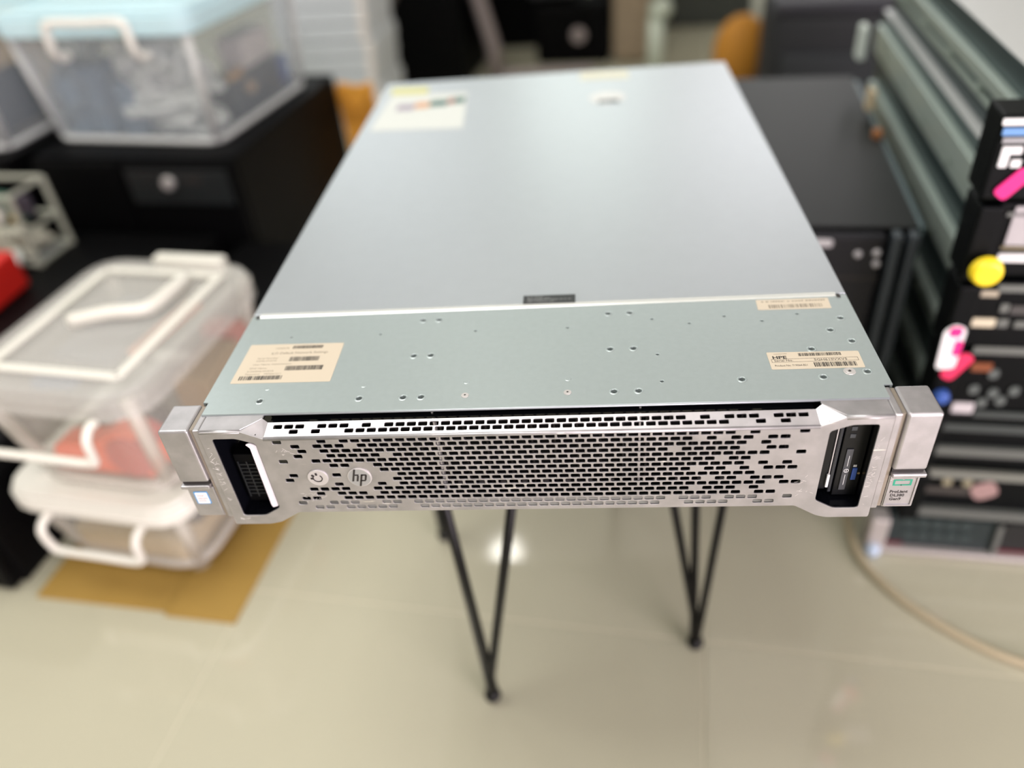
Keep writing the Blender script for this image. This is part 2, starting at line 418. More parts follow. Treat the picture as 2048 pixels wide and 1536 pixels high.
# rear labels on the lid
l5 = sheet('instruction_label', [(-.2090, .506), (-.0990, .498), (-.1070, .625), (-.2050, .632)], mat('white_label', (204, 208, 203), .5), lid, 0.0005); l5['label'] = 'large white label with a coloured strip'
tealp = mat('teal_print', (40, 92, 86), .5)
for x0, x1, m in ((-.190, -.168, mat('mauve_print', (150, 140, 156), .5)), (-.168, -.150, mat('orange_print', (200, 150, 110), .5)), (-.150, -.128, tealp), (-.128, -.120, mat('rust_print', (150, 90, 76), .5)), (-.120, -.107, tealp)):
    mk('printed_strip', box(nb(), x0, x1, .570+(x0+.19)*.22, .592+(x0+.19)*.22, .00068, .00072), m, l5)
l6 = sheet('yellow_label', [(-.2080, .635), (-.1590, .630), (-.1610, .657), (-.2095, .661)], mat('pale_yellow_label', (200, 198, 130), .5), lid, 0.0005); l6['label'] = 'yellow caution label'
l7 = sheet('yellow_label', [(.035, .645), (.097, .640), (.0965, .671), (.0360, .676)], mat('faint_yellow_label', (208, 207, 186), .5), lid, 0.0005); l7['label'] = 'pale yellow caution label'
la = mk('lid_latch', cyl(nb(), (.067, .572, .0002), (.067, .572, .0009), .022, .021, 24), silver, lid)
mk('latch_slot', box(nb(), .056, .080, .552, .562, .0009, .0011), mat('latch_grey', (84, 90, 94), .5), la)

# ---- bezel
BY = -0.0195
bz = bpy.data.objects.new('bezel', None); link(bz); bz.parent = sv; bz['label'] = 'silver perforated front bezel'
out_c = [(-.2135, -.0865), (-.1885, -.0865), (-.1800, -.0845), (-.1655, -.0752), (.1655, -.0752), (.1800, -.0845), (.1865, -.0865), (.2135, -.0865), (.2135, -.0012), (.1862, -.0012), (.1722, -.0078), (-.1722, -.0078), (-.1862, -.0012), (-.2135, -.0012)]
out_r = roundpoly(out_c, .0014, 2)
win_R = roundpoly([(.1778, -.0705), (.1900, -.0780), (.2055, -.0780), (.2060, -.0070), (.1905, -.0070), (.1780, -.0118)], .0022, 3)
win_L = [(-x, y) for x, y in win_R][::-1]
ROWS = ['#...#.##################################.#...#', '.#.###.#############################.#.##.##..', '..#.#####################################.#...', '.#..#####.########################.#####..##..',
 '#..########################################..#', '....##..##############################.##.....', '.........################################.#.#.', '#...#.....##########################.##.#.###.', '#.........################################....',
 '....#...#.###########################.##.###..', '..####..###################################.##', '..#.###.############################.###.#....', '.##..####################################.##..', '#..###..##.#######################.###.###..#.', '..##.#####..######################..####..##..']
slots = []
PX = .007276
for i, row in enumerate(ROWS):
    z = -.0107-i*.00427
    for k, ch in enumerate(row):
        if ch == '#':
            x = -.164+PX*(k+(.5 if i % 2 else 0))
            slots.append(rrect(x-.0029, x+.0029, z-.00166, z+.00166, .0008, 2))
bow = []
face = plate('front_grille', [out_r, win_R, win_L]+slots, .0012, bezel_m, bz, T(0, BY+.0006, 0) @ FRONT, .00012)
# chamfered strip above the grille
ya, za, yb, zb = -.0082, -.0034, BY+.0001, -.0080
L_s = math.hypot(yb-ya, zb-za); ang = math.atan2(za-zb, ya-yb)
MS = T(0, yb, zb) @ Matrix.Rotation(ang, 4, 'X')
sl = []
for t, ks, ph in ((.28, [0, 1, 2, 4, 5, 6, 8, 37, 39, 40, 41, 43, 44, 45]+list(range(10, 36)), 0), (.585, [1, 3, 41, 43]+list(range(6, 39)), .5)):
    for k in ks:
        x = -.164+PX*(k+ph); c = L_s*(1-t); sl.append(rrect(x-.0029, x+.0029, c-.00145, c+.00145, .0006, 2))
plate('chamfer_grille', [[(-.1722, 0), (.1722, 0), (.1712, L_s), (-.1712, L_s)]]+sl, .0012, bezel_m, bz, MS @ T(0, 0, -.0006), .0001)
mk('grille_edge', cyl(nb(), (-.1722, BY+.0009, -.0084), (.1722, BY+.0012, -.0088), .0014, n=14), bezel_m, bz, smooth=True)
# wings: top surfaces, facets, side and bottom returns
for s in (-1, 1):
    bm = nb()
    top = [(s*.1862, BY+.0016), (s*.2135, BY+.0016), (s*.2135, .0010), (s*.1745, .0010), (s*.1745, -.0070)]
    if s < 0: top = top[::-1]
    prism(bm, top, -.0022, -.0008)
    mk('wing_top', bm, bezel_m, bz, bev=.0004)
    bm = nb()
    a, b, c, d = [Vector(p) for p in ((s*.1745, -.0070, -.0010), (s*.1862, BY+.0006, -.0012), (s*.1722, BY+.0003, -.0080), (s*.1712, -.0082, -.0034))]
    n = (b-a).cross(c-a).normalized()*.0009
    if n.z > 0: n = -n
    va = [bm.verts.new(p) for p in (a, b, c, d)]; vb = [bm.verts.new(p+n) for p in (a, b, c, d)]
    bm.faces.new(va); bm.faces.new(vb[::-1])
    for i in range(4): bm.faces.new((va[i], va[(i+1) % 4], vb[(i+1) % 4], vb[i]))
    mk('wing_facet', bm, bezel_m, bz)
    mk('wing_filler', box(nb(), *sorted((s*.1830, s*.1900)), -.0186, -.0150, -.0065, -.0030), bezel_m, bz)
    mk('top_edge', cyl(nb(), (s*.1862, BY+.0016, -.0024), (s*.2133, BY+.0016, -.0024), .0017, n=16), bezel_m, bz, smooth=True)
    mk('side_return', box(nb(), *sorted((s*.2121, s*.2135)), BY+.0015, .001, -.0862, -.0022), bezel_m, bz)
    mk('bottom_return', box(nb(), *sorted((s*.1880, s*.2120)), BY+.0015, .004, -.0865, -.0853), bezel_m, bz)
mk('cage_floor', box(nb(), -.172, .172, -.0111, .0060, -.0760, -.0744), blk_case, bz)
mk('bottom_flange', box(nb(), -.166, .166, BY+.0013, -.0112, -.0752, -.0726), mat('flange_lit_tone', (226, 222, 216), .5), bz)  # flange colour brightened to stand for light behind the lower slots
# lock and round emblem
lk = mk('lock', cyl(nb(), (-.1441, BY+.003, -.0422), (-.1441, BY-.0009, -.0422), .0072, .0069, 32), silver, bz, bev=.0003)
bm = nb()
pts = []
for k in range(0, 33):
    a = R(130+280*k/32); pts.append((-.1441+.0030*math.cos(a), BY-.0010, -.0422+.0030*math.sin(a)))
tube(bm, pts, .00038, 6)
mk('key_ring', bm, ink, lk)
bm = nb()
for a in (95, 140, 180):
    box(bm, .0028, .0046, -.0006, .0006, -.0001, .0004, T(-.1441, BY-.0010, -.0422) @ FRONT @ Matrix.Rotation(R(a), 4, 'Z'))
mk('key_notch', bm, ink, lk)
em = mk('emblem', cyl(nb(), (-.1160, BY+.001, -.0424), (-.1160, BY-.0008, -.0424), .0083, .0080, 36), silver, bz, bev=.0003)
mk('emblem_face', cyl(nb(), (-.1160, BY-.0008, -.0424), (-.1160, BY-.00095, -.0424), .0074, .0074, 36), mat('emblem_grey', (176, 178, 180), .3, .6), em)
# the two slanted letters, drawn as bars
def slant(bm, x, y0, y1, wd, sh=.26): prism(bm, [(x+y0*sh, y0), (x+wd+y0*sh, y0), (x+wd+y1*sh, y1), (x+y1*sh, y1)], 0, .0002, T(-.1160, BY-.00096, -.0424) @ FRONT)
bm = nb()
slant(bm, -.0046, -.0030, .0074, .0013); slant(bm, -.0017, -.0030, .0018, .0013)
prism(bm, [(-.0028, .0020), (-.0003, .0020), (.0001, .0030), (-.0027, .0030)], 0, .0002, T(-.1160, BY-.00096, -.0424) @ FRONT)
slant(bm, .0007, -.0074, .0030, .0013); slant(bm, .0036, -.0022, .0022, .0013)
for yy in (.0020, -.0030):
    prism(bm, [(.0012+yy*.26, yy), (.0045+yy*.26, yy), (.0047+yy*.26, yy+.0010), (.0014+yy*.26, yy+.0010)], 0, .0002, T(-.1160, BY-.00096, -.0424) @ FRONT)
mk('lettering', bm, ink, em)
# scuffs on the bezel: light scratched paint
scuff = mat('scuffed_paint', (236, 232, 226), .5)
bm = nb(); rd = random.Random(11)
for cx, cz, n, sx, sz in ((-.153, -.060, 16, .006, .008), (-.163, -.020, 10, .008, .004), (-.2105, -.035, 30, .0016, .022), (.209, -.045, 26, .002, .025), (.168, -.060, 10, .006, .012), (-.205, -.081, 8, .006, .001)):
    for k in range(n):
        x = cx+rd.gauss(0, sx*.5); z = cz+rd.gauss(0, sz*.5); a = rd.uniform(-1, 1); l = rd.uniform(.0004, .0018)
        if abs(x) < .2062 and abs(x) > .1775 and -.078 < z < -.007: continue
        if abs(x) > .2130 or z < -.0855: continue
        box(bm, -l, l, -.00006, .00006, 0, .00004, T(x, BY-.00001, z) @ FRONT @ Matrix.Rotation(a, 4, 'Z'))
sc = mk('scuff_marks', bm, scuff, bz); sc['kind'] = 'stuff'

# ---- what shows through the bezel
dc = bpy.data.objects.new('drive_cage', None); link(dc); dc.parent = sv; dc['label'] = 'black drive bays behind the bezel'
for i, (x0, x1) in enumerate(((-.171, -.0655), (-.0645, .0665), (.0675, .171))):
    mk('bay_face', box(nb(), x0, x1, .0035, .012, -.0745, -.0055), blk_case, dc, bev=.0008)
for x in (-.065, .067): mk('bay_divider', box(nb(), x-.0006, x+.0006, -.001, .011, -.0735, -.0042), silver, dc)
carrier = nb()
for k in range(23):
    x = -.166+k*.0148
    box(carrier, x, x+.0012, .0012, .0036, -.070, -.014)
mk('bay_top', box(nb(), -.171, .171, -.0040, .0036, -.0066, -.0052), blackg, dc)
mk('carrier_latch_row', carrier, mat('dark_brown_plastic', (22, 18, 18), .4, 0, 0, 40, 0, 0.3), dc)['kind'] = 'stuff'
bm = nb()
for k in range(22):
    x = -.160+k*.0148
    box(bm, x, x+.0035, .0022, .0036, -.0718, -.0700)
mk('carrier_tab_row', bm, mat('grey_tab', (70, 66, 66), .4), dc)['kind'] = 'stuff'
for s in (-1, 1):
    bm = nb()
    box(bm, *sorted((s*.2068, s*.2078)), BY+.0012, .0035, -.0800, -.0050)
    box(bm, *sorted((s*.1766, s*.2070)), BY+.0012, .0035, -.0800, -.0790)
    box(bm, *sorted((s*.1766, s*.2070)), BY+.0012, .0035, -.0060, -.0050)
    mk('window_dark_plate', bm, blackg, bz)  # black plates added over the lit bezel returns to darken the openings
# left opening: black recess, ribbed vent, white blade
lw = bpy.data.objects.new('left_bay', None); link(lw); lw.parent = sv
mk('recess', box(nb(), -.2110, -.1735, .0030, .010, -.0830, -.004), blackg, lw)
bm = nb()
for k in range(9): box(bm, -.2010, -.1890, -.0100, -.0090, -.0660+k*.0034, -.0655+k*.0034)
for x in (-.2010, -.1950, -.1890): box(bm, x-.0003, x+.0003, -.0098, -.0090, -.069, -.036)
mk('vent_rib', bm, mat('rib_black', (34, 36, 38), .4), lw)
mk('vent_block', box(nb(), -.2030, -.1860, -.0090, .0030, -.0740, -.0300), blk_case, lw, bev=.0006)
bm = prism(nb(), roundpoly([(-.1862, -.0135), (-.1832, -.0122), (-.1790, -.0145), (-.1790, -.0700), (-.1832, -.0715), (-.1838, -.0690), (-.1838, -.0165)], .0008, 2), 0, .0008, T(0, BY+.0022, 0) @ FRONT)
mk('blade', bm, mat('pale_blade', (222, 216, 220), .3), lw, label='pale upright blade in the left opening')
# right opening: control module
rw = bpy.data.objects.new('control_module', None); link(rw); rw.parent = sv; rw['label'] = 'black control module with button strip and blue port'
mk('recess', box(nb(), .1735, .2066, .0030, .010, -.0790, -.004), blackg, rw)
mk('drive_front', box(nb(), .1765, .1858, -.0100, .0030, -.0700, -.0070), black, rw, bev=.0006)
mk('silver_edge', box(nb(), .1862, .1868, -.0104, -.0020, -.0640, -.0065), silver, rw)
mk('white_tab', box(nb(), .1852, .1870, -.0118, -.0100, -.0670, -.0560), whitem, rw, bev=.0004)
mk('rail', box(nb(), .1878, .1900, -.0100, .0030, -.0730, -.0065), mat('rail_dark', (44, 46, 50), .25), rw, bev=.0006)
mk('panel', box(nb(), .1912, .2064, -.0092, .0030, -.0765, -.0062), black, rw, bev=.0005)
st_ = mk('button_strip', box(nb(), .1945, .1987, -.0100, -.0092, -.0711, -.0357), darkg, rw, bev=.0003)
mk('strip_line', box(nb(), .19660, .19690, -.0102, -.0100, -.0500, -.0410), whitem, st_)
mk('strip_line', box(nb(), .19660, .19690, -.0102, -.0100, -.0663, -.0574), whitem, st_)
bm = nb(); tube(bm, [(.19675+.0014*math.cos(R(a)), -.0102, -.0537+.0014*math.sin(R(a))) for a in range(0, 360, 24)], .00024, 6, True)
mk('button_ring', bm, whitem, st_); mk('button_mark', box(nb(), .19655, .19695, -.0103, -.0101, -.0545, -.0529), whitem, st_)
mk('usb_port', box(nb(), .2006, .2036, -.0102, -.0092, -.0620, -.0520), blue, rw, bev=.0002)
text('port_lettering', 'SS', .0024, whitem, rw, T(.2008, -.0094, -.0512) @ FRONT, .0001)
for zc in (-.0130, -.0185, -.0245):
    mk('vent_slot', box(nb(), .1945, .1978, -.0096, -.0092, zc-.0018, zc+.0012), mat('slot_edge', (60, 64, 68), .4), rw)
mk('indicator', cyl(nb(), (.2052, -.0094, -.0570), (.2052, -.0090, -.0570), .0009, n=10), mat('indicator_tan', (150, 130, 90), .4), rw)

# ---- rack ears
def ear(s, nm):
    e = bpy.data.objects.new('rack_ear', None); link(e); e.parent = sv; e['label'] = nm
    xo, xi = s*.2413, s*.2210
    def bx_(x0, x1, *a): return box(nb(), min(x0, x1), max(x0, x1), *a)
    blk = mk('ear_block', bx_(xo, xi, -.0185, .0090, -.0462, -.0006), bezel_m, e, bev=.0017, seg=3)
    mk('groove', bx_(s*.2208, s*.2185, -.0160, .0080, -.0800, -.0018), mat('groove_paint', (150, 140, 128), .4, .5), e)
    mk('inner_strip', bx_(s*.2183, s*.2137, -.0178, .0085, -.0805, -.0010), bezel_m, e, bev=.0009)
    lt = mk('latch', bx_(s*.2405, s*.2213, -.0160, .0050, -.0810, -.0530), bezel_m, e, bev=.0008)
    mk('latch_lip', bx_(s*.2422, s*.2215, -.0195, -.0140, -.0522, -.0490), bezel_m, lt, bev=.0009)
    mk('ear_gap', bx_(s*.2405, s*.2215, -.0168, .0050, -.0492, -.0458), ink, e)
    return lt
lt = ear(-1, 'left rack ear with a small blue-bordered sticker')
SB = mk('badge_sticker', prism(nb(), roundpoly([(-.2372, -.0690), (-.2272, -.0690), (-.2272, -.0572), (-.2372, -.0572)], .0008), 0, .0002, T(0, -.0160, 0) @ FRONT), mat('sky_blue_print', (70, 150, 205), .4), lt)
mk('sticker_face', prism(nb(), roundpoly([(-.2364, -.0684), (-.2278, -.0684), (-.2278, -.0580), (-.2364, -.0580)], .0006), .0002, .0003, T(0, -.0160, 0) @ FRONT), whitem, SB)
text('lettering', 'intel', .0026, mat('rose_print', (214, 130, 130), .5), SB, T(-.2352, -.01631, -.0617) @ FRONT)
text('lettering', 'XEON\ninside', .0024, mat('rose_print', (214, 130, 130), .5), SB, T(-.2354, -.01631, -.0645) @ FRONT)
lt = ear(1, 'right rack ear with a green emblem plate')
pl = plate('badge_frame', [roundpoly([(.2222, -.0800), (.2398, -.0800), (.2398, -.0518), (.2222, -.0518)], .0010), roundpoly([(.2234, -.0788), (.2386, -.0788), (.2386, -.0526), (.2234, -.0526)], .0008)], .0008, bezel_m, lt, T(0, -.0163, 0) @ FRONT)
FB = T(0, -.01602, 0) @ FRONT
green = mat('teal_green_print', (38, 150, 120), .4)
plate('emblem_rectangle', [[(.2248, -.0610), (.2296, -.0610), (.2300, -.0599), (.2306, -.0610), (.2362, -.0610), (.2362, -.0557), (.2314, -.0557), (.2308, -.0566), (.2303, -.0557), (.2248, -.0557)], [(.2260, -.0600), (.2350, -.0600), (.2350, -.0567), (.2260, -.0567)]], .0002, green, lt, T(0, 0, -.0008) @ FB)
text('lettering', 'ProLiant', .0033, ink, lt, T(.2242, -.01606, -.0683) @ FRONT, .00008, sx=.98)
text('lettering', 'DL380', .0033, ink, lt, T(.2250, -.01606, -.0716) @ FRONT, .00008, sx=.98)
text('lettering', 'Gen9', .0033, ink, lt, T(.2252, -.01606, -.0750) @ FRONT, .00008, sx=.98)

# ------------------------------------------------------------------ hairpin stool under the server
stl = thing('hairpin_stool', 'low stool with black hairpin rod legs carrying the server', 'stool', (-.01, .27, FL))
feet = [(-.085, .110), (.153, .180), (-.172, .352), (.068, .422)]
ctr = Vector((-.010, .266, 0)); zt_ = -.1065
def stool_leg(i):
    f = Vector((feet[i][0], feet[i][1], FL)); org = stl.location
    tang = Vector((.238, .070, 0)).normalized(); other = Vector((-.087, .242, 0)).normalized()
    if i == 0: tops = [(-.102, .105), (-.020, .108), (-.120, .165)]
    elif i == 1: tops = [(.088, .186), (.132, .187), (.178, .187)]
    elif i == 2: tops = [(-.185, .345), (-.168, .290), (-.120, .370)]
    else: tops = [(.085, .430), (.085, .365), (.020, .410)]
    bm = nb()
    foot = f+Vector((0, 0, .0070))
    for k, (tx, ty) in enumerate(tops):
        a = R(120*k+40)
        tube(bm, [Vector((tx, ty, zt_))-org, foot+Vector((.003*math.cos(a), .003*math.sin(a), .012))-org], .0046 if i else .0050, 10)
    leg = mk('leg', bm, rod_m, stl, smooth=True)
    mk('rubber_foot', sphere(nb(), foot-org+Vector((0, 0, .003)), .0098, 1, 1, 1), rod_m, leg, smooth=True)
    mk('mounting_plate', box(nb(), *[v for v in (sum(t[0] for t in tops)/3-org.x-.035, sum(t[0] for t in tops)/3-org.x+.035, sum(t[1] for t in tops)/3-org.y-.03, sum(t[1] for t in tops)/3-org.y+.03)], zt_-org.z-.001, zt_-org.z+.002), rod_m, leg)
for i in range(4): stool_leg(i)
q = frame(-.085-.015, .110-.02, 16)
M = Matrix.Translation(q(0, 0, 0)-Vector((-.01, .27, FL))) @ Matrix.Rotation(R(16), 4, 'Z')
mk('seat', prism(nb(), rrect(-.005, .285, -.005, .295, .02), -.1043-0.0002, -.0867, M), mat('dark_wood', (60, 46, 36), .5, 0, .2, 20), stl)

# ------------------------------------------------------------------ bins
def handle(parent, x0, x1, y, z, drop, out, m, r=.0055, nm='handle'):
    pts = [(x0, y, z), (x0, y-out*.5, z), (x0, y-out, z+drop*.25), (x0+.003, y-out, z+drop*.8), (x0+.014, y-out, z+drop), ((x0+x1)/2, y-out, z+drop), (x1-.014, y-out, z+drop), (x1-.003, y-out, z+drop*.8), (x1, y-out, z+drop*.25), (x1, y-out*.5, z), (x1, y, z)]
    return mk(nm, tube(nb(), spline(pts, 5), r, 10), m, parent, smooth=True)
def bin_body(bm, wd, dp, h, tap, r, t=.0022):
    """tapered open box with rounded corners, real wall thickness, origin at front-left of the rim"""
    def ring(ins, z): return [bm.verts.new((x, y, z)) for x, y in rrect(ins, wd-ins, ins, dp-ins, max(r-ins*.3, .004), 4)]
    a = ring(tap, 0); b = ring(0, h); c = ring(t, h); d = ring(tap+t, t)
    n = len(a)
    for p, q_ in ((a, b), (b, c), (c, d)):
        for i in range(n): bm.faces.new((p[i], p[(i+1) % n], q_[(i+1) % n], q_[i]))
    bm.faces.new(a[::-1]); bm.faces.new(d)
    return bm
def storage_bin(name, label, loc, rot, wd, dp, h, tap, lidm, bodym, lid_h=.028, r=.035, feet=True, hd=None, recess=True, solid_lid=None, group=None):
    t = thing(name, label, 'bin', loc, rot, group)
    rimm = milky_rim if bodym is milky else clear_rim
    z0 = .012 if feet else 0
    mk('body', bin_body(nb(), wd, dp, h-z0, tap, r), bodym, t, smooth=False, loc=(0, 0, z0))
    bm = nb()
    tube(bm, [(x, y, z0+.006) for x, y in rrect(tap, wd-tap, tap, dp-tap, r, 4)], .0065, 8, True)
    mk('base_rim', bm, rimm, t, smooth=True)
    for x, xb in ((.004+r*.25, tap+r*.3), (wd-.004-r*.25, wd-tap-r*.3)):
        for y, yb in ((.004+r*.25, tap+r*.3), (dp-.004-r*.25, dp-tap-r*.3)):
            mk('corner_edge', tube(nb(), [(xb, yb, z0+.01), (x, y, h-.004)], .009, 8), rimm, t, smooth=True)
    bm = nb()
    prism(bm, rrect(-.006, wd+.006, -.006, dp+.006, r+.006, 4), h-lid_h*.75, h)
    prism(bm, rrect(-.001, wd+.001, -.001, dp+.001, r, 4), h, h+lid_h*.25)
    ld = mk('lid', bm, lidm, t, bev=.003)
    if recess:
        bm = nb()
        for (x0, x1, y0, y1) in ((.035, wd-.035, .030, .042), (.035, wd-.035, dp-.042, dp-.030), (.030, .042, .035, dp-.035), (wd-.042, wd-.030, .035, dp-.035)):
            box(bm, x0, x1, y0, y1, h+lid_h*.25, h+lid_h*.25+.004)
        mk('lid_rib', bm, lid_white if lidm is not lid_blue else lid_blue, ld, bev=.0015)
    if feet:
        for x in (tap+.02, wd-tap-.02):
            for y in (tap+.02, dp-tap-.02):
                mk('foot', cyl(nb(), (x, y, 0), (x, y, z0+.002), .014, .016, 14), bodym, t)
    if hd: handle(t, *hd)
    return t
bnd = -10
# lower bin
fb = frame(-.735, .300, bnd)
card = thing('cardboard_sheet', 'flat golden brown cardboard under the two clear bins', 'cardboard', (-.731, .254, FL), -7.1)
mk('panel', box(nb(), 0, .200, 0, .42, .0003, .004), mat('golden_cardboard', (160, 128, 58), .7, 0, .12, 12), card)
mk('panel', box(nb(), .201, .302, -.006, .41, .0003, .0046), mat('golden_cardboard', (160, 128, 58), .7, 0, .12, 12), card)
LZ = FL+.0048
storage_bin('storage_bin', 'lower milky clear bin with white handle, standing on the cardboard', (-.735, .302, LZ), bnd, .262, .32, .150, .026, lid_white, milky, .030, .04, True, (.064, .206, -.004, .124, -.044, .020, lid_white))
UZ = LZ+.162
storage_bin('storage_bin', 'upper milky clear bin with orange contents, stacked on the lower bin', (-.717, .303, UZ), bnd, .252, .300, .162, .024, lid_clear, milky, .034, .045, False, (-.01, .198, -.004, .136, -.045, .022, lid_white))
# contents (things of their own)
fU = frame(-.717, .303, bnd); fL = fb
def lump(name, label, cat, c, size, m, rot=0, group=None, bev=.004):
    o = mk(name, box(nb(), -size[0]/2, size[0]/2, -size[1]/2, size[1]/2, -size[2]/2, size[2]/2), m, bev=bev)
    o.location = c; o.rotation_euler = (0, 0, R(rot)); tag(o, label, cat, group); return o
od = thing('tape_dispenser', 'orange tape dispenser lying inside the upper clear bin', 'tape dispenser', fU(.150, .052, UZ+.010), bnd)
mk('housing', prism(nb(), roundpoly([(-.10, 0), (.055, 0), (.068, .030), (.045, .065), (.010, .070), (-.02, .050), (-.085, .042)], .012), -.018, .018, FRONT), orange, od, bev=.003)
mk('tape_roll', cyl(nb(), (.030, -.024, .036), (.030, .024, .036), .030, n=24), mat('red_tape', (190, 56, 50), .4), od)
lump('battery_pack', 'dark grey block under the orange dispenser in the upper bin', 'battery', fU(.10, .13, UZ+.018), (.10, .05, .03), mat('slate_block', (70, 66, 74), .5), bnd-8)
lump('card_box', 'tan cardboard box at the right side of the upper bin', 'box', fU(.205, .19, UZ+.045), (.05, .10, .08), mat('tan_card', (150, 124, 84), .7), bnd+3)
lump('red_pouch', 'dull red pouch at the back right of the upper bin', 'pouch', fU(.195, .262, UZ+.065), (.07, .035, .07), mat('dull_red', (176, 84, 74), .6), bnd, bev=.012)
lump('slate_case', 'blue grey case near the top of the upper bin', 'case', fU(.085, .19, UZ+.124), (.09, .15, .016), mat('slate_blue', (72, 84, 104), .5), bnd-4)
lump('slate_case', 'small blue case with tan corner at the front of the upper bin', 'case', fU(.080, .075, UZ+.126), (.06, .03, .014), mat('steel_blue', (70, 100, 140), .5), bnd+6)
lump('orange_strip', 'orange strip under the lid of the upper bin', 'strip', fU(.155, .20, UZ+.126), (.022, .13, .012), mat('pale_orange', (232, 140, 96), .5), bnd-6)
lump('beige_packet', 'beige packet filling the bottom of the lower bin', 'packet', fL(.131, .14, LZ+.042), (.18, .22, .05), mat('beige_packet', (186, 168, 132), .7), bnd, bev=.012)
lump('dark_adapter', 'dark green adapter on the packet in the lower bin', 'adapter', fL(.10, .09, LZ+.090), (.15, .09, .03), mat('dark_olive', (74, 78, 66), .5), bnd+2, bev=.006)
lump('dark_adapter', 'dark slate adapter in the front right corner of the lower bin', 'adapter', fL(.212, .10, LZ+.092), (.045, .08, .05), mat('dark_slate', (54, 56, 62), .5), bnd-4, bev=.006)
# lid grip on the upper bin
gp = mk('lid_grip', tube(nb(), spline([fU(.075, .135, UZ+.174), fU(.125, .150, UZ+.180), fU(.170, .165, UZ+.180), fU(.178, .21, UZ+.180), fU(.172, .25, UZ+.176)], 6), .009, 10), lid_white, smooth=True)
ub = [o for o in bpy.data.objects if o.get('label', '').startswith('upper milky')][0]
gp.parent = ub; gp.matrix_parent_inverse = (Matrix.Translation(ub.location) @ Matrix.Rotation(R(bnd), 4, 'Z')).inverted()
for u_, nm in ((.13, 'hinge_clip'),):
    mk(nm, box(nb(), .09, .20, .292, .312, .150, .178), lid_white, ub, bev=.004)

# ------------------------------------------------------------------ left: black cabinets
def cabinet(name, label, cat, loc, rot, wd, dp, h, m, topm=None):
    t = thing(name, label, cat, loc, rot)
    mk('case_body', box(nb(), 0, wd, .012, dp, 0, h-.002), m, t, bev=.004)
    mk('top_panel', box(nb(), 0.001, wd-.001, .012, dp, h-.0018, h), topm or m, t, bev=.0008)
    return t
AZ = -.2
cA = frame(-.605, .971, -8.5)
a0 = cA(-.44, 0, FL)
A = cabinet('computer_case', 'black tower case with round silver lock, under the blue-lidded bin', 'computer', tuple(a0), -8.5, .44, .50, AZ-FL, blk_case)
mk('front_panel', box(nb(), .205, .438, -.006, .012, .02, AZ-FL-.006), blk_case, A, bev=.006)
mk('front_panel', box(nb(), .004, .198, -.003, .012, .02, AZ-FL-.006), blk_case, A, bev=.006)
mk('drive_door', box(nb(), .215, .428, -.010, -.006, AZ-FL-.085, AZ-FL-.018), mat('door_black', (26, 30, 31), .4), A, bev=.003)
mk('lock_knob', cyl(nb(), (.305, -.020, AZ-FL-.040), (.305, -.010, AZ-FL-.040), .012, .013, 20), silver, A, bev=.002)
mk('door_slot', box(nb(), .335, .375, -.0105, -.0100, AZ-FL-.040, AZ-FL-.030), ink, A)
B0 = frame(-.722, .262, -8.5)
Bz = -.335
B = cabinet('computer_case', 'black tower case on the floor at the left edge, beside the clear bins', 'computer', tuple(B0(-.655, 0, FL)), -8.5, .615, .68, Bz-FL, blk_case)
mk('front_panel', box(nb(), .005, .61, -.006, .012, .004, Bz-FL-.006), blk_case, B, bev=.004)
D = cabinet('computer_case', 'low black case on the floor directly behind the clear bins', 'computer', (-.665, .655, FL), -8.5, .30, .30, .175, blk_case)
mk('front_panel', box(nb(), .004, .296, -.002, .012, .006, .168), blk_case, D, bev=.003)

# blue-lidded bin and its neighbour on the tower case
bl = storage_bin('storage_bin', 'clear bin with pale blue lid and white handle, on the black tower case', (-1.045, 1.115, AZ+.0005), -12, .415, .40, .236, .020, lid_blue, clear, .045, .03, False, (.150, .325, -.004, .172, .062, .030, white, .0075), True)
bl2 = storage_bin('storage_bin', 'clear bin at the left edge beside the blue-lidded bin', (-1.485, 1.13, AZ+.0005), -9, .40, .36, .235, .020, lid_blue, clear, .045, .03, False, None, True)
sup = cabinet('computer_case', 'black case under the far left clear bin', 'computer', (-1.50, 1.10, FL), -9, .42, .42, AZ-FL, blk_case)
mk('front_panel', box(nb(), .005, .415, -.004, .012, .01, AZ-FL-.01), blk_case, sup, bev=.004)
fB = frame(-1.045, 1.115, -12)
rd = random.Random(3)
def snake(name, label, f, x0, x1, y0, y1, z0, z1, m, n=9, r=.006, seed=0, group=None):
    rr = random.Random(seed)
    pts = [f(rr.uniform(x0, x1), rr.uniform(y0, y1), z0+(z1-z0)*k/(n-1)) for k in range(n)]
    o = mk(name, tube(nb(), spline(pts, 6), r, 8), m, smooth=True); tag(o, label, 'cable', group); return o
grey_c = mat('pale_grey_cable', (222, 226, 222), .5); slate_c = mat('slate_blue_board', (96, 116, 136), .5, 0, .3, 30)
def tangle(name, label, f, x0, x1, y0, y1, z0, z1, m, strands, n, r, seed):
    rr = random.Random(seed); bm = nb()
    for k in range(strands):
        tube(bm, spline([f(rr.uniform(x0, x1), rr.uniform(y0, y1), z0+(z1-z0)*i/(n-1)*rr.uniform(.5, 1)) for i in range(n)], 5), r, 7)
    o = mk(name, bm, m, smooth=True); tag(o, label, 'cables', None, 'stuff'); return o
tangle('cable_tangle', 'pale grey cable tangle at the front of the blue-lidded bin', fB, .19, .385, .03, .10, AZ+.015, AZ+.22, grey_c, 9, 12, .007, 20)
tangle('cable_tangle', 'slate cable tangle at the left of the blue-lidded bin', fB, .03, .17, .03, .12, AZ+.012, AZ+.18, mat('slate_cable', (104, 118, 130), .5), 5, 10, .006, 21)
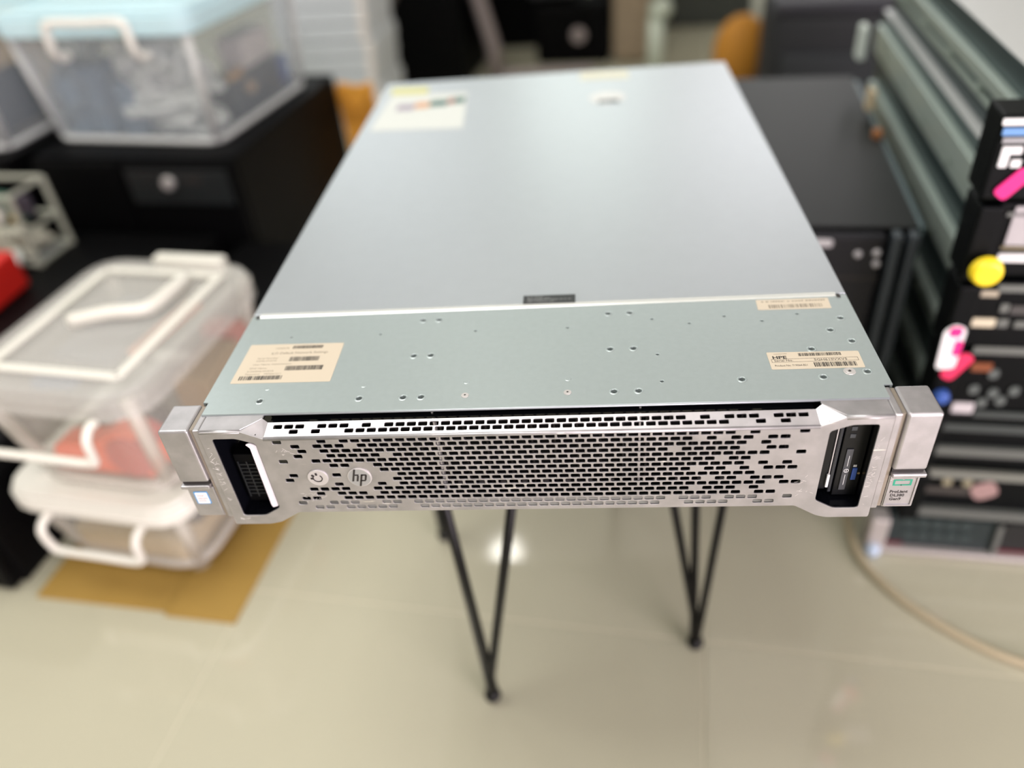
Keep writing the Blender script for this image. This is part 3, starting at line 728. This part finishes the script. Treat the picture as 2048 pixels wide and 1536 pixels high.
for k, (x, a, hh) in enumerate(((.072, 4, .11), (.133, -4, .13), (.196, 4, .10))):
    lump('circuit_board', ('leftmost', 'middle', 'rightmost')[k]+' of three blue grey circuit cards in the blue-lidded bin', 'circuit board', fB(x, .09, AZ+.008+hh/2), (.045, .11, hh), slate_c, -12+a, 'circuit cards in the blue-lidded bin')
lump('white_box', 'white box at the right side of the blue-lidded bin', 'box', fB(.345, .26, AZ+.115), (.055, .12, .06), mat('pinkish_white', (214, 206, 204), .5), -12+4)
lump('dark_unit', 'dark blue unit under the white box in the blue-lidded bin', 'power supply', fB(.335, .25, AZ+.043), (.065, .20, .07), mat('navy_grey', (50, 56, 70), .5), -12)
lump('blue_block', 'small bright blue block at the right of the blue-lidded bin', 'block', fB(.364, .345, AZ+.045), (.016, .03, .06), blue, -12, bev=.003)
sp = mk('plastic_knob', sphere(nb(), fB(.374, .20, AZ+.052), .012), mat('tan_knob', (190, 160, 130), .5), smooth=True); tag(sp, 'round tan knob on the dark unit in the blue-lidded bin', 'knob')
lump('orange_clip', 'yellow and orange clip under the white box in the blue-lidded bin', 'clip', fB(.365, .17, AZ+.085), (.012, .05, .016), mat('orange_clip', (196, 150, 90), .5), -12, bev=.003)
fB2 = frame(-1.485, 1.13, -9)
lump('circuit_board', 'dark board leaning in the far left clear bin', 'circuit board', fB2(.32, .13, AZ+.07), (.05, .16, .10), mat('dark_board', (56, 62, 66), .5, 0, .3, 40), -9)
lump('circuit_board', 'dark green board at the right of the far left clear bin', 'circuit board', fB2(.22, .12, AZ+.075), (.03, .14, .12), mat('deep_green_board', (46, 62, 58), .5), -9)
sp = mk('brass_knob', sphere(nb(), fB2(.33, .035, AZ+.045), .016), mat('brass_tan', (214, 176, 134), .5), smooth=True); tag(sp, 'round tan knob at the front of the far left bin', 'knob')

lump('cardboard_box', 'tan cardboard box behind the bins in the far left corner', 'box', (-1.95, 2.0, FL+.40), (.7, .3, .80), mat('tan_box_card', (196, 160, 104), .7), -8)
# open tray of boards, red box
ft = frame(-1.28, .895, -8)
tr = thing('parts_tray', 'open clear tray of circuit boards at the left edge', 'tray', tuple(ft(0, 0, Bz+.0005)), -8)
bm = nb(); TW, TD, TH = .315, .09, .135
for z in (.004, .066, TH): 
    tube(bm, [(0, 0, z), (TW, 0, z), (TW, TD, z), (0, TD, z)], .0045, 8, True)
mk('tray_rail', bm, mat('tray_plastic', (176, 178, 164), .4), tr)
for x, y in ((0, 0), (TW, 0), (TW, TD), (0, TD)): mk('tray_post', tube(nb(), [(x, y, 0), (x, y, TH)], .0055, 8), mat('tray_plastic', (176, 178, 164), .4), tr)
mk('tray_floor', box(nb(), 0, TW, 0, TD, 0, .004), clear, tr)
lump('circuit_board', 'green circuit board standing in the open tray', 'circuit board', ft(.235, .06, Bz+.093), (.10, .012, .05), green_pcb, -20)
lump('circuit_board', 'dark circuit board at the right end of the open tray', 'circuit board', ft(.285, .05, Bz+.098), (.045, .012, .04), mat('dark_purple_board', (58, 54, 66), .5), -8)
for k, (x, z, sx_, sz_) in enumerate(((.205, .105, .016, .04), (.238, .088, .024, .030), (.242, .118, .018, .018))):
    lump('connector', ('tall white', 'square white', 'small white')[k]+' connector on the green board in the open tray', 'connector', ft(x, .035-.004*k, Bz+z), (sx_, .02, sz_), white, -14, bev=.004)
lump('yellow_connector', 'small mustard yellow connector in the open tray', 'connector', ft(.272, .035, Bz+.078), (.02, .012, .012), mat('mustard', (150, 130, 50), .5), -8, bev=.003)
tangle('cable_tangle', 'cream cable tangle in the lower part of the open tray', ft, .14, .30, .015, .075, Bz+.012, Bz+.06, mat('cream_cable', (196, 194, 178), .5), 6, 9, .007, 40)
o = mk('cable_plug', tube(nb(), spline([ft(.225, -.03, Bz+.012), ft(.262, -.02, Bz+.022), ft(.295, -.012, Bz+.03)], 4), .011, 10), mat('pale_plug', (200, 204, 198), .5), smooth=True); tag(o, 'pale grey plug in front of the open tray', 'plug')
o = mk('cable', tube(nb(), spline([ft(.295, -.02, Bz+.03), ft(.305, -.05, Bz+.012), ft(.315, -.085, Bz+.008)], 5), .006, 8), grey_c, smooth=True); tag(o, 'short grey cable end lying in front of the open tray', 'cable')
lump('orange_connector', 'small rust orange connector in front of the open tray', 'connector', ft(.285, -.075, Bz+.009), (.02, .03, .016), mat('rust_orange', (170, 80, 40), .5), -30, bev=.003)
lump('red_box', 'bright red box at the left edge in front of the tray', 'box', (-1.062, .735, Bz+.036), (.22, .11, .068), redp, -4, bev=.006)

# amber envelope behind the tower
e = thing('padded_envelope', 'amber padded envelope standing behind the server at its left', 'envelope', (-.484, 1.45, FL), -12)
mk('sleeve', prism(nb(), roundpoly([(-.035, 0), (.035, 0), (.045, .28), (.043, .318), (.01, .306), (-.015, .310), (-.044, .316), (-.046, .28)], .010), -.006, .006, FRONT), amber, e, bev=.004)
mk('flap', prism(nb(), roundpoly([(-.040, .22), (.040, .22), (.043, .30), (.0, .25), (-.045, .30)], .008), .006, .008, FRONT), ochre, e)

# stack of pale slim cases
for k in range(13):
    t = thing('slim_case', 'pale grey slim case in the stack behind the blue-lidded bin', 'server', (-.85+.004*(k % 3), 2.02, FL+k*.0455), -6, 'pale slim cases stacked on the floor')
    mk('case_body', box(nb(), 0, .285, .006, .24, 0, .0425), pale_case, t, bev=.003)
    mk('front_panel', box(nb(), .002, .258, 0, .006, .003, .0395), mat('pale_front', (206, 214, 218), .4), t, bev=.001)
    mk('corner_latch', box(nb(), .259, .283, -.004, .006, .002, .0405), mat('latch_white', (238, 234, 228), .4), t, bev=.002)

# ------------------------------------------------------------------ far middle clutter
d1 = cabinet('computer_case', 'black tower case with brown side panel behind the server', 'computer', (-.600, 2.40, FL), -8, .24, .40, .40, blk_case, blk_case)
mk('side_panel', prism(nb(), [(-.02, .20), (.12, .41), (-.02, .41)], 0, .006, T(0, -.001, 0) @ FRONT), mat('brown_panel', (84, 76, 70), .5), d1)
mk('front_panel', box(nb(), .005, .255, 0, .012, .01, .39), blk_case, d1, bev=.004)
ds = thing('display_stand', 'grey metal frame stand among dark parts behind the server', 'stand', (-.14, 2.45, FL), -6)
gpost = mat('pinkish_grey_metal', (150, 140, 140), .4, .3)
for pts_ in ([(-.175, 0, .62), (-.165, 0, .30), (-.120, 0, .12), (-.115, 0, 0)], [(.170, .02, .62), (.170, .02, .36), (.175, .02, .30)]):
    mk('post', tube(nb(), pts_, .026, 12), gpost, ds, smooth=True)
mk('crossbar', tube(nb(), [(-.17, 0, .58), (.17, .02, .58)], .014, 10), gpost, ds)
mk('foot_bar', tube(nb(), [(-.12, 0, .015), (.22, .02, .015)], .015, 10), gpost, ds)
for k, (x, y, z, sx_, sy_, sz_, m, nm) in enumerate(((.02, 2.50, .10, .26, .16, .20, blk_case, 'black speaker box at the foot of the grey stand'), (-.03, 2.47, .29, .20, .14, .12, mat('charcoal', (48, 50, 56), .5), 'charcoal unit on the black speaker box'), (.06, 2.52, .41, .15, .12, .10, mat('gunmetal', (66, 68, 78), .5), 'gunmetal block on top of the charcoal unit'))):
    lump('equipment_box', nm, 'box', (x, y+.16, FL+z), (sx_, sy_, sz_), m, -8+6*k, bev=.012)
for k, (x, z, m, nm) in enumerate(((-.075, .315, 'grey_olive', 'olive grey round cap on the charcoal unit'), (.005, .265, 'mauve_grey', 'mauve grey round cap below the olive one'), (.035, .105, 'warm_grey', 'warm grey round cap on the speaker box'))):
    o = mk('round_cap', cyl(nb(), (0, 0, 0), (0, -.015, 0), .026, .024, 20), mat(m, ((120, 114, 104), (110, 100, 106), (150, 140, 138))[k], .4), bev=.003); o.location = (x, (2.545, 2.548, 2.555)[k], FL+z); o.rotation_euler = (0, 0, R(-6)); tag(o, nm, 'cap')
lump('beige_pouffe', 'beige fabric block at the right of the grey stand', 'cushion', (.225, 2.62, FL+.17), (.13, .16, .34), mat('beige_fabric', (150, 134, 112), .8, 0, .15, 30), -8, bev=.03)
ps = thing('pale_post', 'pale green post with a rounded collar behind the server', 'post', (.285, 2.36, FL), 0)
pm = mat('pale_green_plastic', (186, 196, 180), .4)
mk('shaft', cyl(nb(), (0, 0, 0), (0, 0, .19), .028, .026, 20), pm, ps, smooth=True)
mk('collar', sphere(nb(), Vector((.012, 0, .215)), .038, 1, 1, .9), pm, ps, smooth=True)
mk('rod', cyl(nb(), (0, 0, .24), (-.03, 0, .50), .018, n=14), mat('khaki_rod', (128, 118, 100), .5), ps, smooth=True)
cabinet('computer_case', 'wide black case behind the grey metal stand and the speaker box', 'computer', (-.46, 2.86, FL), -5, .50, .30, .62, blk_case)
bc = cabinet('cabinet', 'dark grey low cabinet standing at the far end of the floor', 'cabinet', (.085, 3.00, FL), -5, .62, .40, .52, dgrey_case)
mk('door', box(nb(), .01, .305, 0, .012, .01, .50), dgrey_case, bc, bev=.003); mk('door', box(nb(), .315, .61, 0, .012, .01, .50), dgrey_case, bc, bev=.003)

# ochre sack and black bag far right of the lid
sk = mk('ochre_sack', sphere(nb(), Vector((0, 0, .105)), .11, .78, .55, 1.0), ochre, smooth=True); sk.location = (.535, 2.22, FL); tag(sk, 'ochre yellow sack standing beside the black bag', 'sack')
sk2 = lump('ochre_box', 'small ochre box under the black bag, beyond the black flat case', 'box', (.50, 1.60, FL+.05), (.05, .10, .10), ochre, -7)
bg = thing('shoulder_bag', 'black bag with grey strap lying beyond the black flat case', 'bag', (.86, 1.98, FL), -8)
bm = nb()
bmesh.ops.create_cube(bm, size=1, matrix=T(0, 0, .16) @ Matrix.Diagonal((.62, .34, .31, 1)))
bag = mk('bag_body', bm, mat('black_fabric', (26, 28, 32), .7, 0, .2, 40), bg, bev=.05, seg=4, smooth=True)
mk('pocket', box(nb(), -.27, .27, -.192, -.165, .05, .20), mat('pocket_fabric', (34, 38, 42), .7), bg, bev=.012, seg=3)
mk('flap', box(nb(), -.30, .30, -.180, .10, .295, .325), mat('flap_fabric', (44, 44, 52), .6), bg, bev=.012, seg=3)
st1 = mk('strap', tube(nb(), spline([(.02, -.02, .34), (.04, -.15, .345), (.085, -.20, .28), (.11, -.205, .22)], 6), .013, 8), mat('grey_strap', (92, 88, 84), .5), bg, smooth=True)
mk('strap_tip', sphere(nb(), Vector((.112, -.212, .205)), .021), mat('strap_tip', (140, 136, 128), .35, .3), st1, smooth=True)
for k, (x, y) in enumerate(((.60, 1.86), (.80, 1.94), (.95, 1.93))):
    pass
lump('white_packet', 'white packet resting on the left end of the black bag', 'packet', (.64, 2.02, FL+.352), (.09, .07, .04), white, -10, bev=.012)
lump('white_packet', 'white packet resting on the middle of the black bag', 'packet', (.90, 1.955, FL+.352), (.11, .07, .04), mat('warm_white', (206, 200, 192), .5), -10, bev=.012)
lump('white_packet', 'white packet resting on the right end of the black bag', 'packet', (1.02, 1.94, FL+.352), (.06, .06, .04), mat('warm_white', (206, 200, 192), .5), -10, bev=.012)

# ------------------------------------------------------------------ black flat-topped case between server and stack
KZ = -.130
kb = frame(.414, .445, -7.6)
K = cabinet('computer_case', 'black flat-topped case standing behind the server, left of the stack', 'computer', tuple(kb(-.235, 0, FL)), -7.6, .235, .56, KZ-FL, blk_case, blk_top)
fpk = mk('front_panel', box(nb(), .003, .198, -.004, .012, .01, KZ-FL-.004), mat('front_charcoal', (20, 20, 26), .4, 0, 0, 40, 0, 0.3), K, bev=.004)
for x in (.204, .222): mk('front_pillar', box(nb(), x, x+.011, -.008, .012, .004, KZ-FL-.002), mat('pillar_grey', (56, 62, 68), .4), K, bev=.003)
for x, z in ((.170, .373), (.190, .375), (.192, .361)):
    mk('status_lamp', sphere(nb(), Vector((x, -.004, z)), .0045), mat('pale_button', (180, 176, 178), .4), fpk, smooth=True)
mk('side_rail', box(nb(), .2352, .243, .02, .55, KZ-FL-.015, KZ-FL-.004), mat('rail_slate', (96, 112, 116), .4, .4), K, bev=.002)
mk('top_tab', box(nb(), .108, .140, -.012, -.004, KZ-FL-.016, KZ-FL-.007), mat('pale_button', (180, 176, 178), .4), fpk, bev=.003)
mk('seam', box(nb(), .004, .197, -.0048, -.004, KZ-FL-.060, KZ-FL-.057), ink, fpk)

# ------------------------------------------------------------------ the stack of rack servers at the right
SA = -7.0
so = (.395, .335)
fs = frame(so[0], so[1], SA)
UH = .0845
def stack_server(k, label, side_in, lipw, frontm, lid=False):
    z1 = .050-k*.0852; z0 = z1-UH
    t = thing('rack_server', label, 'server', tuple(fs(.004+.004*k*.8, 0, z0)), SA, 'used rack servers stacked at the right')
    mk('case_body', box(nb(), side_in, side_in+.44, .012, .70, 0, UH-.002), stk_side, t, bev=.001)
    mk('top_panel', box(nb(), side_in, side_in+.44, .030, .70, UH-.002, UH-.0003), stk_lid, t, bev=.0008)
    mk('rail', box(nb(), side_in-.010, side_in, .03, .68, UH*.50, UH*.50+lipw), stk_rail, t, bev=.001)
    mk('rail', box(nb(), side_in-.006, side_in, .03, .69, UH*.28, UH*.28+lipw*.5), stk_rail, t, bev=.001)
    me = None
    for v in (.08, .20, .33, .47, .60):
        mk('rivet', cyl(nb(), (side_in-.0102, v, UH*.50-.006), (side_in+.001, v, UH*.50-.006), .0045, n=12), stk_rail, t)
    fp = mk('front_panel', box(nb(), .002, .484, -.006, .030, .002, UH-.004), frontm, t, bev=.003)
    mk('rack_ear', box(nb(), 0, .022 if k else .075, -.020, .0, .004, UH-.002), stk_front, t, bev=.003)
    return t, fp
def onfront(parent, f, name, u0, u1, z0, z1, m, y=-.0065, t=.002, bev=.0004, ang=0, rr=None, label=None):
    """u, z given in stack coordinates; converted to the parent's"""
    px = parent.location
    base = fs(0, 0, 0); du = (Vector(px)-base).dot(Vector((math.cos(R(SA)), math.sin(R(SA)), 0)))
    cu, cz = (u0+u1)/2-du, (z0+z1)/2-px.z; hw, hz = (u1-u0)/2, (z1-z0)/2
    pts = roundpoly([(-hw, -hz), (hw, -hz), (hw, hz), (-hw, hz)], rr if rr is not None else min(hw, hz)*.3, 4)
    o = mk(name, prism(nb(), pts, -t, 0, T(cu, y-t, cz) @ FRONT @ Matrix.Rotation(R(ang), 4, 'Z')), m, f)
    if label: o['label'] = label
    return o
tags = ['top rack server of the right stack, pale lid, pink mark on its black front', 'second rack server of the right stack, with the yellow round cap', 'third rack server of the right stack, pink and white tag on its front', 'fourth rack server of the right stack, behind the right rack ear', 'fifth rack server of the right stack, two grey bars across its front', 'sixth rack server of the right stack, a pinkish blob on its front']
ST = []
for k in range(6):
    t, f = stack_server(k, tags[k], .040 if k else .055, (.014, .026, .022, .010, .010, .010)[k], stk_front)
    del t['group']
    ST.append((t, f))
t, f = ST[0]
onfront(t, f, 'white_label', .004, .030, .040, .0455, whitem, y=-.0205); onfront(t, f, 'blue_strip', .006, .060, .031, .0375, mat('sky_strip', (104, 150, 205), .5), y=-.0205); onfront(t, f, 'grey_strip', .008, .060, .024, .029, mat('grey_strip', (150, 150, 152), .5), y=-.0205)
onfront(t, f, 'white_mark', .010, .017, .002, .021, whitem, y=-.0205); onfront(t, f, 'white_mark', .017, .026, .014, .021, whitem, y=-.0205); onfront(t, f, 'white_mark', .020, .028, .002, .009, whitem, y=-.0205); onfront(t, f, 'white_mark', .034, .042, .004, .014, whitem, y=-.0205)
t, f = ST[1]
onfront(t, f, 'pink_sticker', .022, .042, -.042, .006+.0-.010, pink, y=-.0215, ang=-32, rr=.004) if False else None
onfront(ST[0][0], ST[0][1], 'pink_sticker', .0200, .0340, -.0290, .0020, pink, y=-.0210, ang=-38, rr=.005)
onfront(t, f, 'grey_plate', .042, .090, -.082, -.042, mat('pale_plate', (176, 172, 174), .4), rr=.002); onfront(t, f, 'dark_square', .058, .090, -.058, -.046, mat('plate_dark', (60, 60, 70), .5), y=-.009)
t, f = ST[2] if False else ST[1]
onfront(t, f, 'plate_edge', .036, .072, -.052, -.048, stk_bar)
t, f = ST[1]
onfront(t, f, 'gold_row', .040, .080, -.0875+.001, -.0835, mat('gold_contacts', (130, 120, 96), .5)); 
t, f = ST[2-1]
t, f = ST[1]
t, f = ST[2-1]
onfront(ST[1][0], ST[1][1], 'white_label', .040, .080, -.1010+.001, -.0915, whitem, y=-.0065)
t, f = ST[2]
t0 = ST[1][0]
yc = mk('round_cap', cyl(nb(), (0, 0, 0), (0, -.012, 0), .0155, .013, 24), yellow, bev=.003); yc.location = fs(.025, -.026, -.0985); yc.rotation_euler = (0, 0, R(SA)); tag(yc, 'bright yellow round cap stuck on the front of the right stack', 'cap')
t, f = ST[1]
onfront(ST[1][0], ST[1][1], 'grey_bar', .050, .20, -.1260, -.1180, stk_bar) if False else None
onfront(ST[2][0], ST[2][1], 'grey_bar', .050, .20, -.1400+.006, -.1260, stk_bar)
onfront(ST[2][0], ST[2][1], 'beige_tab', .036, .052, -.140, -.133, mat('beige_tab', (170, 160, 140), .5))
onfront(ST[2][0], ST[2][1], 'beige_tab', .036, .058, -.176, -.166, mat('cream_tab', (206, 196, 170), .5))
onfront(ST[2][0], ST[2][1], 'grey_cap', .060, .070, -.176, -.166, stk_bar); onfront(ST[2][0], ST[2][1], 'grey_cap', .076, .088, -.176, -.168, stk_bar); onfront(ST[2][0], ST[2][1], 'grey_cap', .058, .066, -.158, -.148, stk_bar); onfront(ST[2][0], ST[2][1], 'grey_bar', .068, .20, -.160, -.150, mat('rack_bar_dark', (64, 62, 60), .5))
# tag with white and pink, overlapping pink sticker
tg = mk('paper_tag', prism(nb(), roundpoly([(-.007, -.028), (.011, -.026), (.012, .024), (.0, .029), (-.009, .020)], .005, 4), -.0015, 0, FRONT), whitem); tg.location = fs(.016, -.024, -.193); tg.rotation_euler = (0, 0, R(SA)); tag(tg, 'white paper tag with pink patches hanging on the right stack', 'tag')
for (x0, x1, z0, z1) in ((-.004, .008, .014, .026), (.004, .0115, -.010, .010)):
    mk('pink_patch', prism(nb(), roundpoly([(x0, z0), (x1, z0), (x1, z1), (x0, z1)], .004, 3), -.0005, 0, T(0, -.0001, 0) @ FRONT @ T(0, 0, .0006)), pink, tg)
pk = mk('pink_sticker', prism(nb(), roundpoly([(-.0075, -.018), (.0075, -.018), (.0075, .018), (-.0075, .018)], .006, 4), -.0015, 0, FRONT @ Matrix.Rotation(R(-30), 4, 'Z')), rose); pk.location = fs(.030, -.0225, -.218); pk.rotation_euler = (0, 0, R(SA)); tag(pk, 'rose pink oval sticker below the white tag on the right stack', 'sticker')
t, f = ST[2]
onfront(t, f, 'grey_bar', .046, .20, -.2120+.002, -.2010, stk_bar)
t, f = ST[3]
onfront(t, f, 'rust_strip', .050, .070, -.233, -.222, mat('rust_strip', (120, 62, 28), .5))
for (u, z) in ((.074, -.236), (.060, -.258), (.080, -.262), (.100, -.258), (.072, -.276), (.090, -.272)): onfront(t, f, 'port_ring', u-.005, u+.005, z-.006, z+.006, mat('port_grey', (84, 90, 88), .4), rr=.005)
bk = mk('blue_button', cyl(nb(), (0, 0, 0), (0, -.010, 0), .0085, .007, 18), blue, bev=.002); bk.parent = ST[3][0]; bk.location = (.010, -.020, -.257-ST[3][0].location.z)
onfront(t, f, 'white_tab', .044, .066, -.291, -.277, mat('pale_lilac', (190, 184, 186), .5))
onfront(t, f, 'grey_bar', .068, .20, -.296, -.288, mat('rack_bar_dim', (58, 64, 62), .5)); 
t, f = ST[4]
onfront(t, f, 'grey_bar', .040, .22, -.3180, -.3080, mat('rack_bar_dim', (58, 64, 62), .5)); onfront(t, f, 'grey_bar', .040, .22, -.3520, -.3400, stk_bar, t=.006); t, f = ST[5]
onfront(t, f, 'grey_bar', .040, .22, -.3880, -.3770, mat('rack_bar_light', (128, 130, 122), .4, .3), t=.006)
for u in (.064, .086): onfront(t, f, 'port_ring', u-.005, u+.005, -.399, -.389, mat('port_tan', (140, 134, 110), .4), y=-.012, rr=.004)
t, f = ST[5]
onfront(t, f, 'pink_blob', .094, .122, -.420, -.394, mat('dull_pink', (150, 122, 118), .5), y=-.009, ang=30, rr=.010)
onfront(t, f, 'grey_bar', .040, .11, -.418, -.408, mat('rack_bar_brown', (60, 56, 52), .5)); onfront(t, f, 'grey_bar', .040, .30, -.452, -.440, stk_bar, t=.008)
# bottom unit: silver frame with dark grille
bt = thing('rack_server', 'bottom rack server of the right stack with silver frame and drive grilles', 'server', tuple(fs(0, 0, FL)), SA)
mk('case_body', box(nb(), .020, .46, .012, .70, .004, .060), stk_side, bt, bev=.001)
gz1 = .063
mk('grille_panel', box(nb(), .018, .146, -.004, .012, .010, gz1), mat('dark_teal_grille', (24, 36, 38), .4), bt)
mk('grille_panel', box(nb(), .152, .46, -.004, .012, .010, gz1), mat('black_grille', (16, 17, 20), .4), bt)
mk('divider', prism(nb(), [(.144, .010), (.150, .010), (.147, gz1), (.141, gz1)], 0, .006, T(0, -.004, 0) @ FRONT), stk_bar, bt)
mk('frame_bar', box(nb(), 0, .46, -.014, .012, .002, .011), mat('frame_silver', (178, 172, 168), .35, .4), bt, bev=.002)
mk('frame_post', box(nb(), -.006, .017, -.014, .012, .002, gz1), mat('frame_silver', (178, 172, 168), .35, .4), bt, bev=.003)
bm = nb(); mesh_dot = None
for j, zz in enumerate((.033, .055)):
    for k in range(5): cyl(bm, (.044+.0165*k+(.0 if j == 0 else -.004), -.0045, zz), (.044+.0165*k+(.0 if j == 0 else -.004), -.0058, zz), .0072, n=14)
mk('vent_dots', bm, mat('dot_teal', (44, 56, 56), .4), bt)
for x0, x1 in ((.018, .040), (.152, .30)): mk('red_line', box(nb(), x0, x1, -.0055, -.004, .012, .016), mat('dark_red', (96, 16, 32), .5), bt)
mk('corner_button', sphere(nb(), Vector((0.003, -.016, .010)), .010), mat('pale_blue_button', (170, 186, 204), .35), bt, smooth=True)

# small brackets at the rear of the stack
for k, (u, v, z, sx_, sz_, c, nm) in enumerate(((.006, .62, -.062, .03, .05, (196, 206, 200), 'pale metal bracket at the back end of the right stack'), (.004, .48, -.105, .02, .03, (186, 170, 140), 'tan clip on the side of the right stack'), (.004, .40, -.130, .016, .02, (150, 96, 50), 'rust brown clip low on the side of the right stack'))):
    lump('bracket', nm, 'bracket', fs(u, v, z), (.012, sx_, sz_), mat('bracket_%d' % k, c, .5), SA, bev=.003)

# ------------------------------------------------------------------ cable on the floor at the right
pts = [(.400, .440), (.383, .388), (.377, .315), (.397, .262), (.430, .218), (.473, .180), (.512, .157), (.60, .122), (.75, .10), (.95, .12)]
cb = mk('cable', tube(nb(), spline([(x, y, FL+.0062) for x, y in pts], 8), .0055, 10), mat('taupe_cable', (172, 160, 132), .35), smooth=True)
tag(cb, 'thin taupe cable curving over the tiles at the right', 'cable')
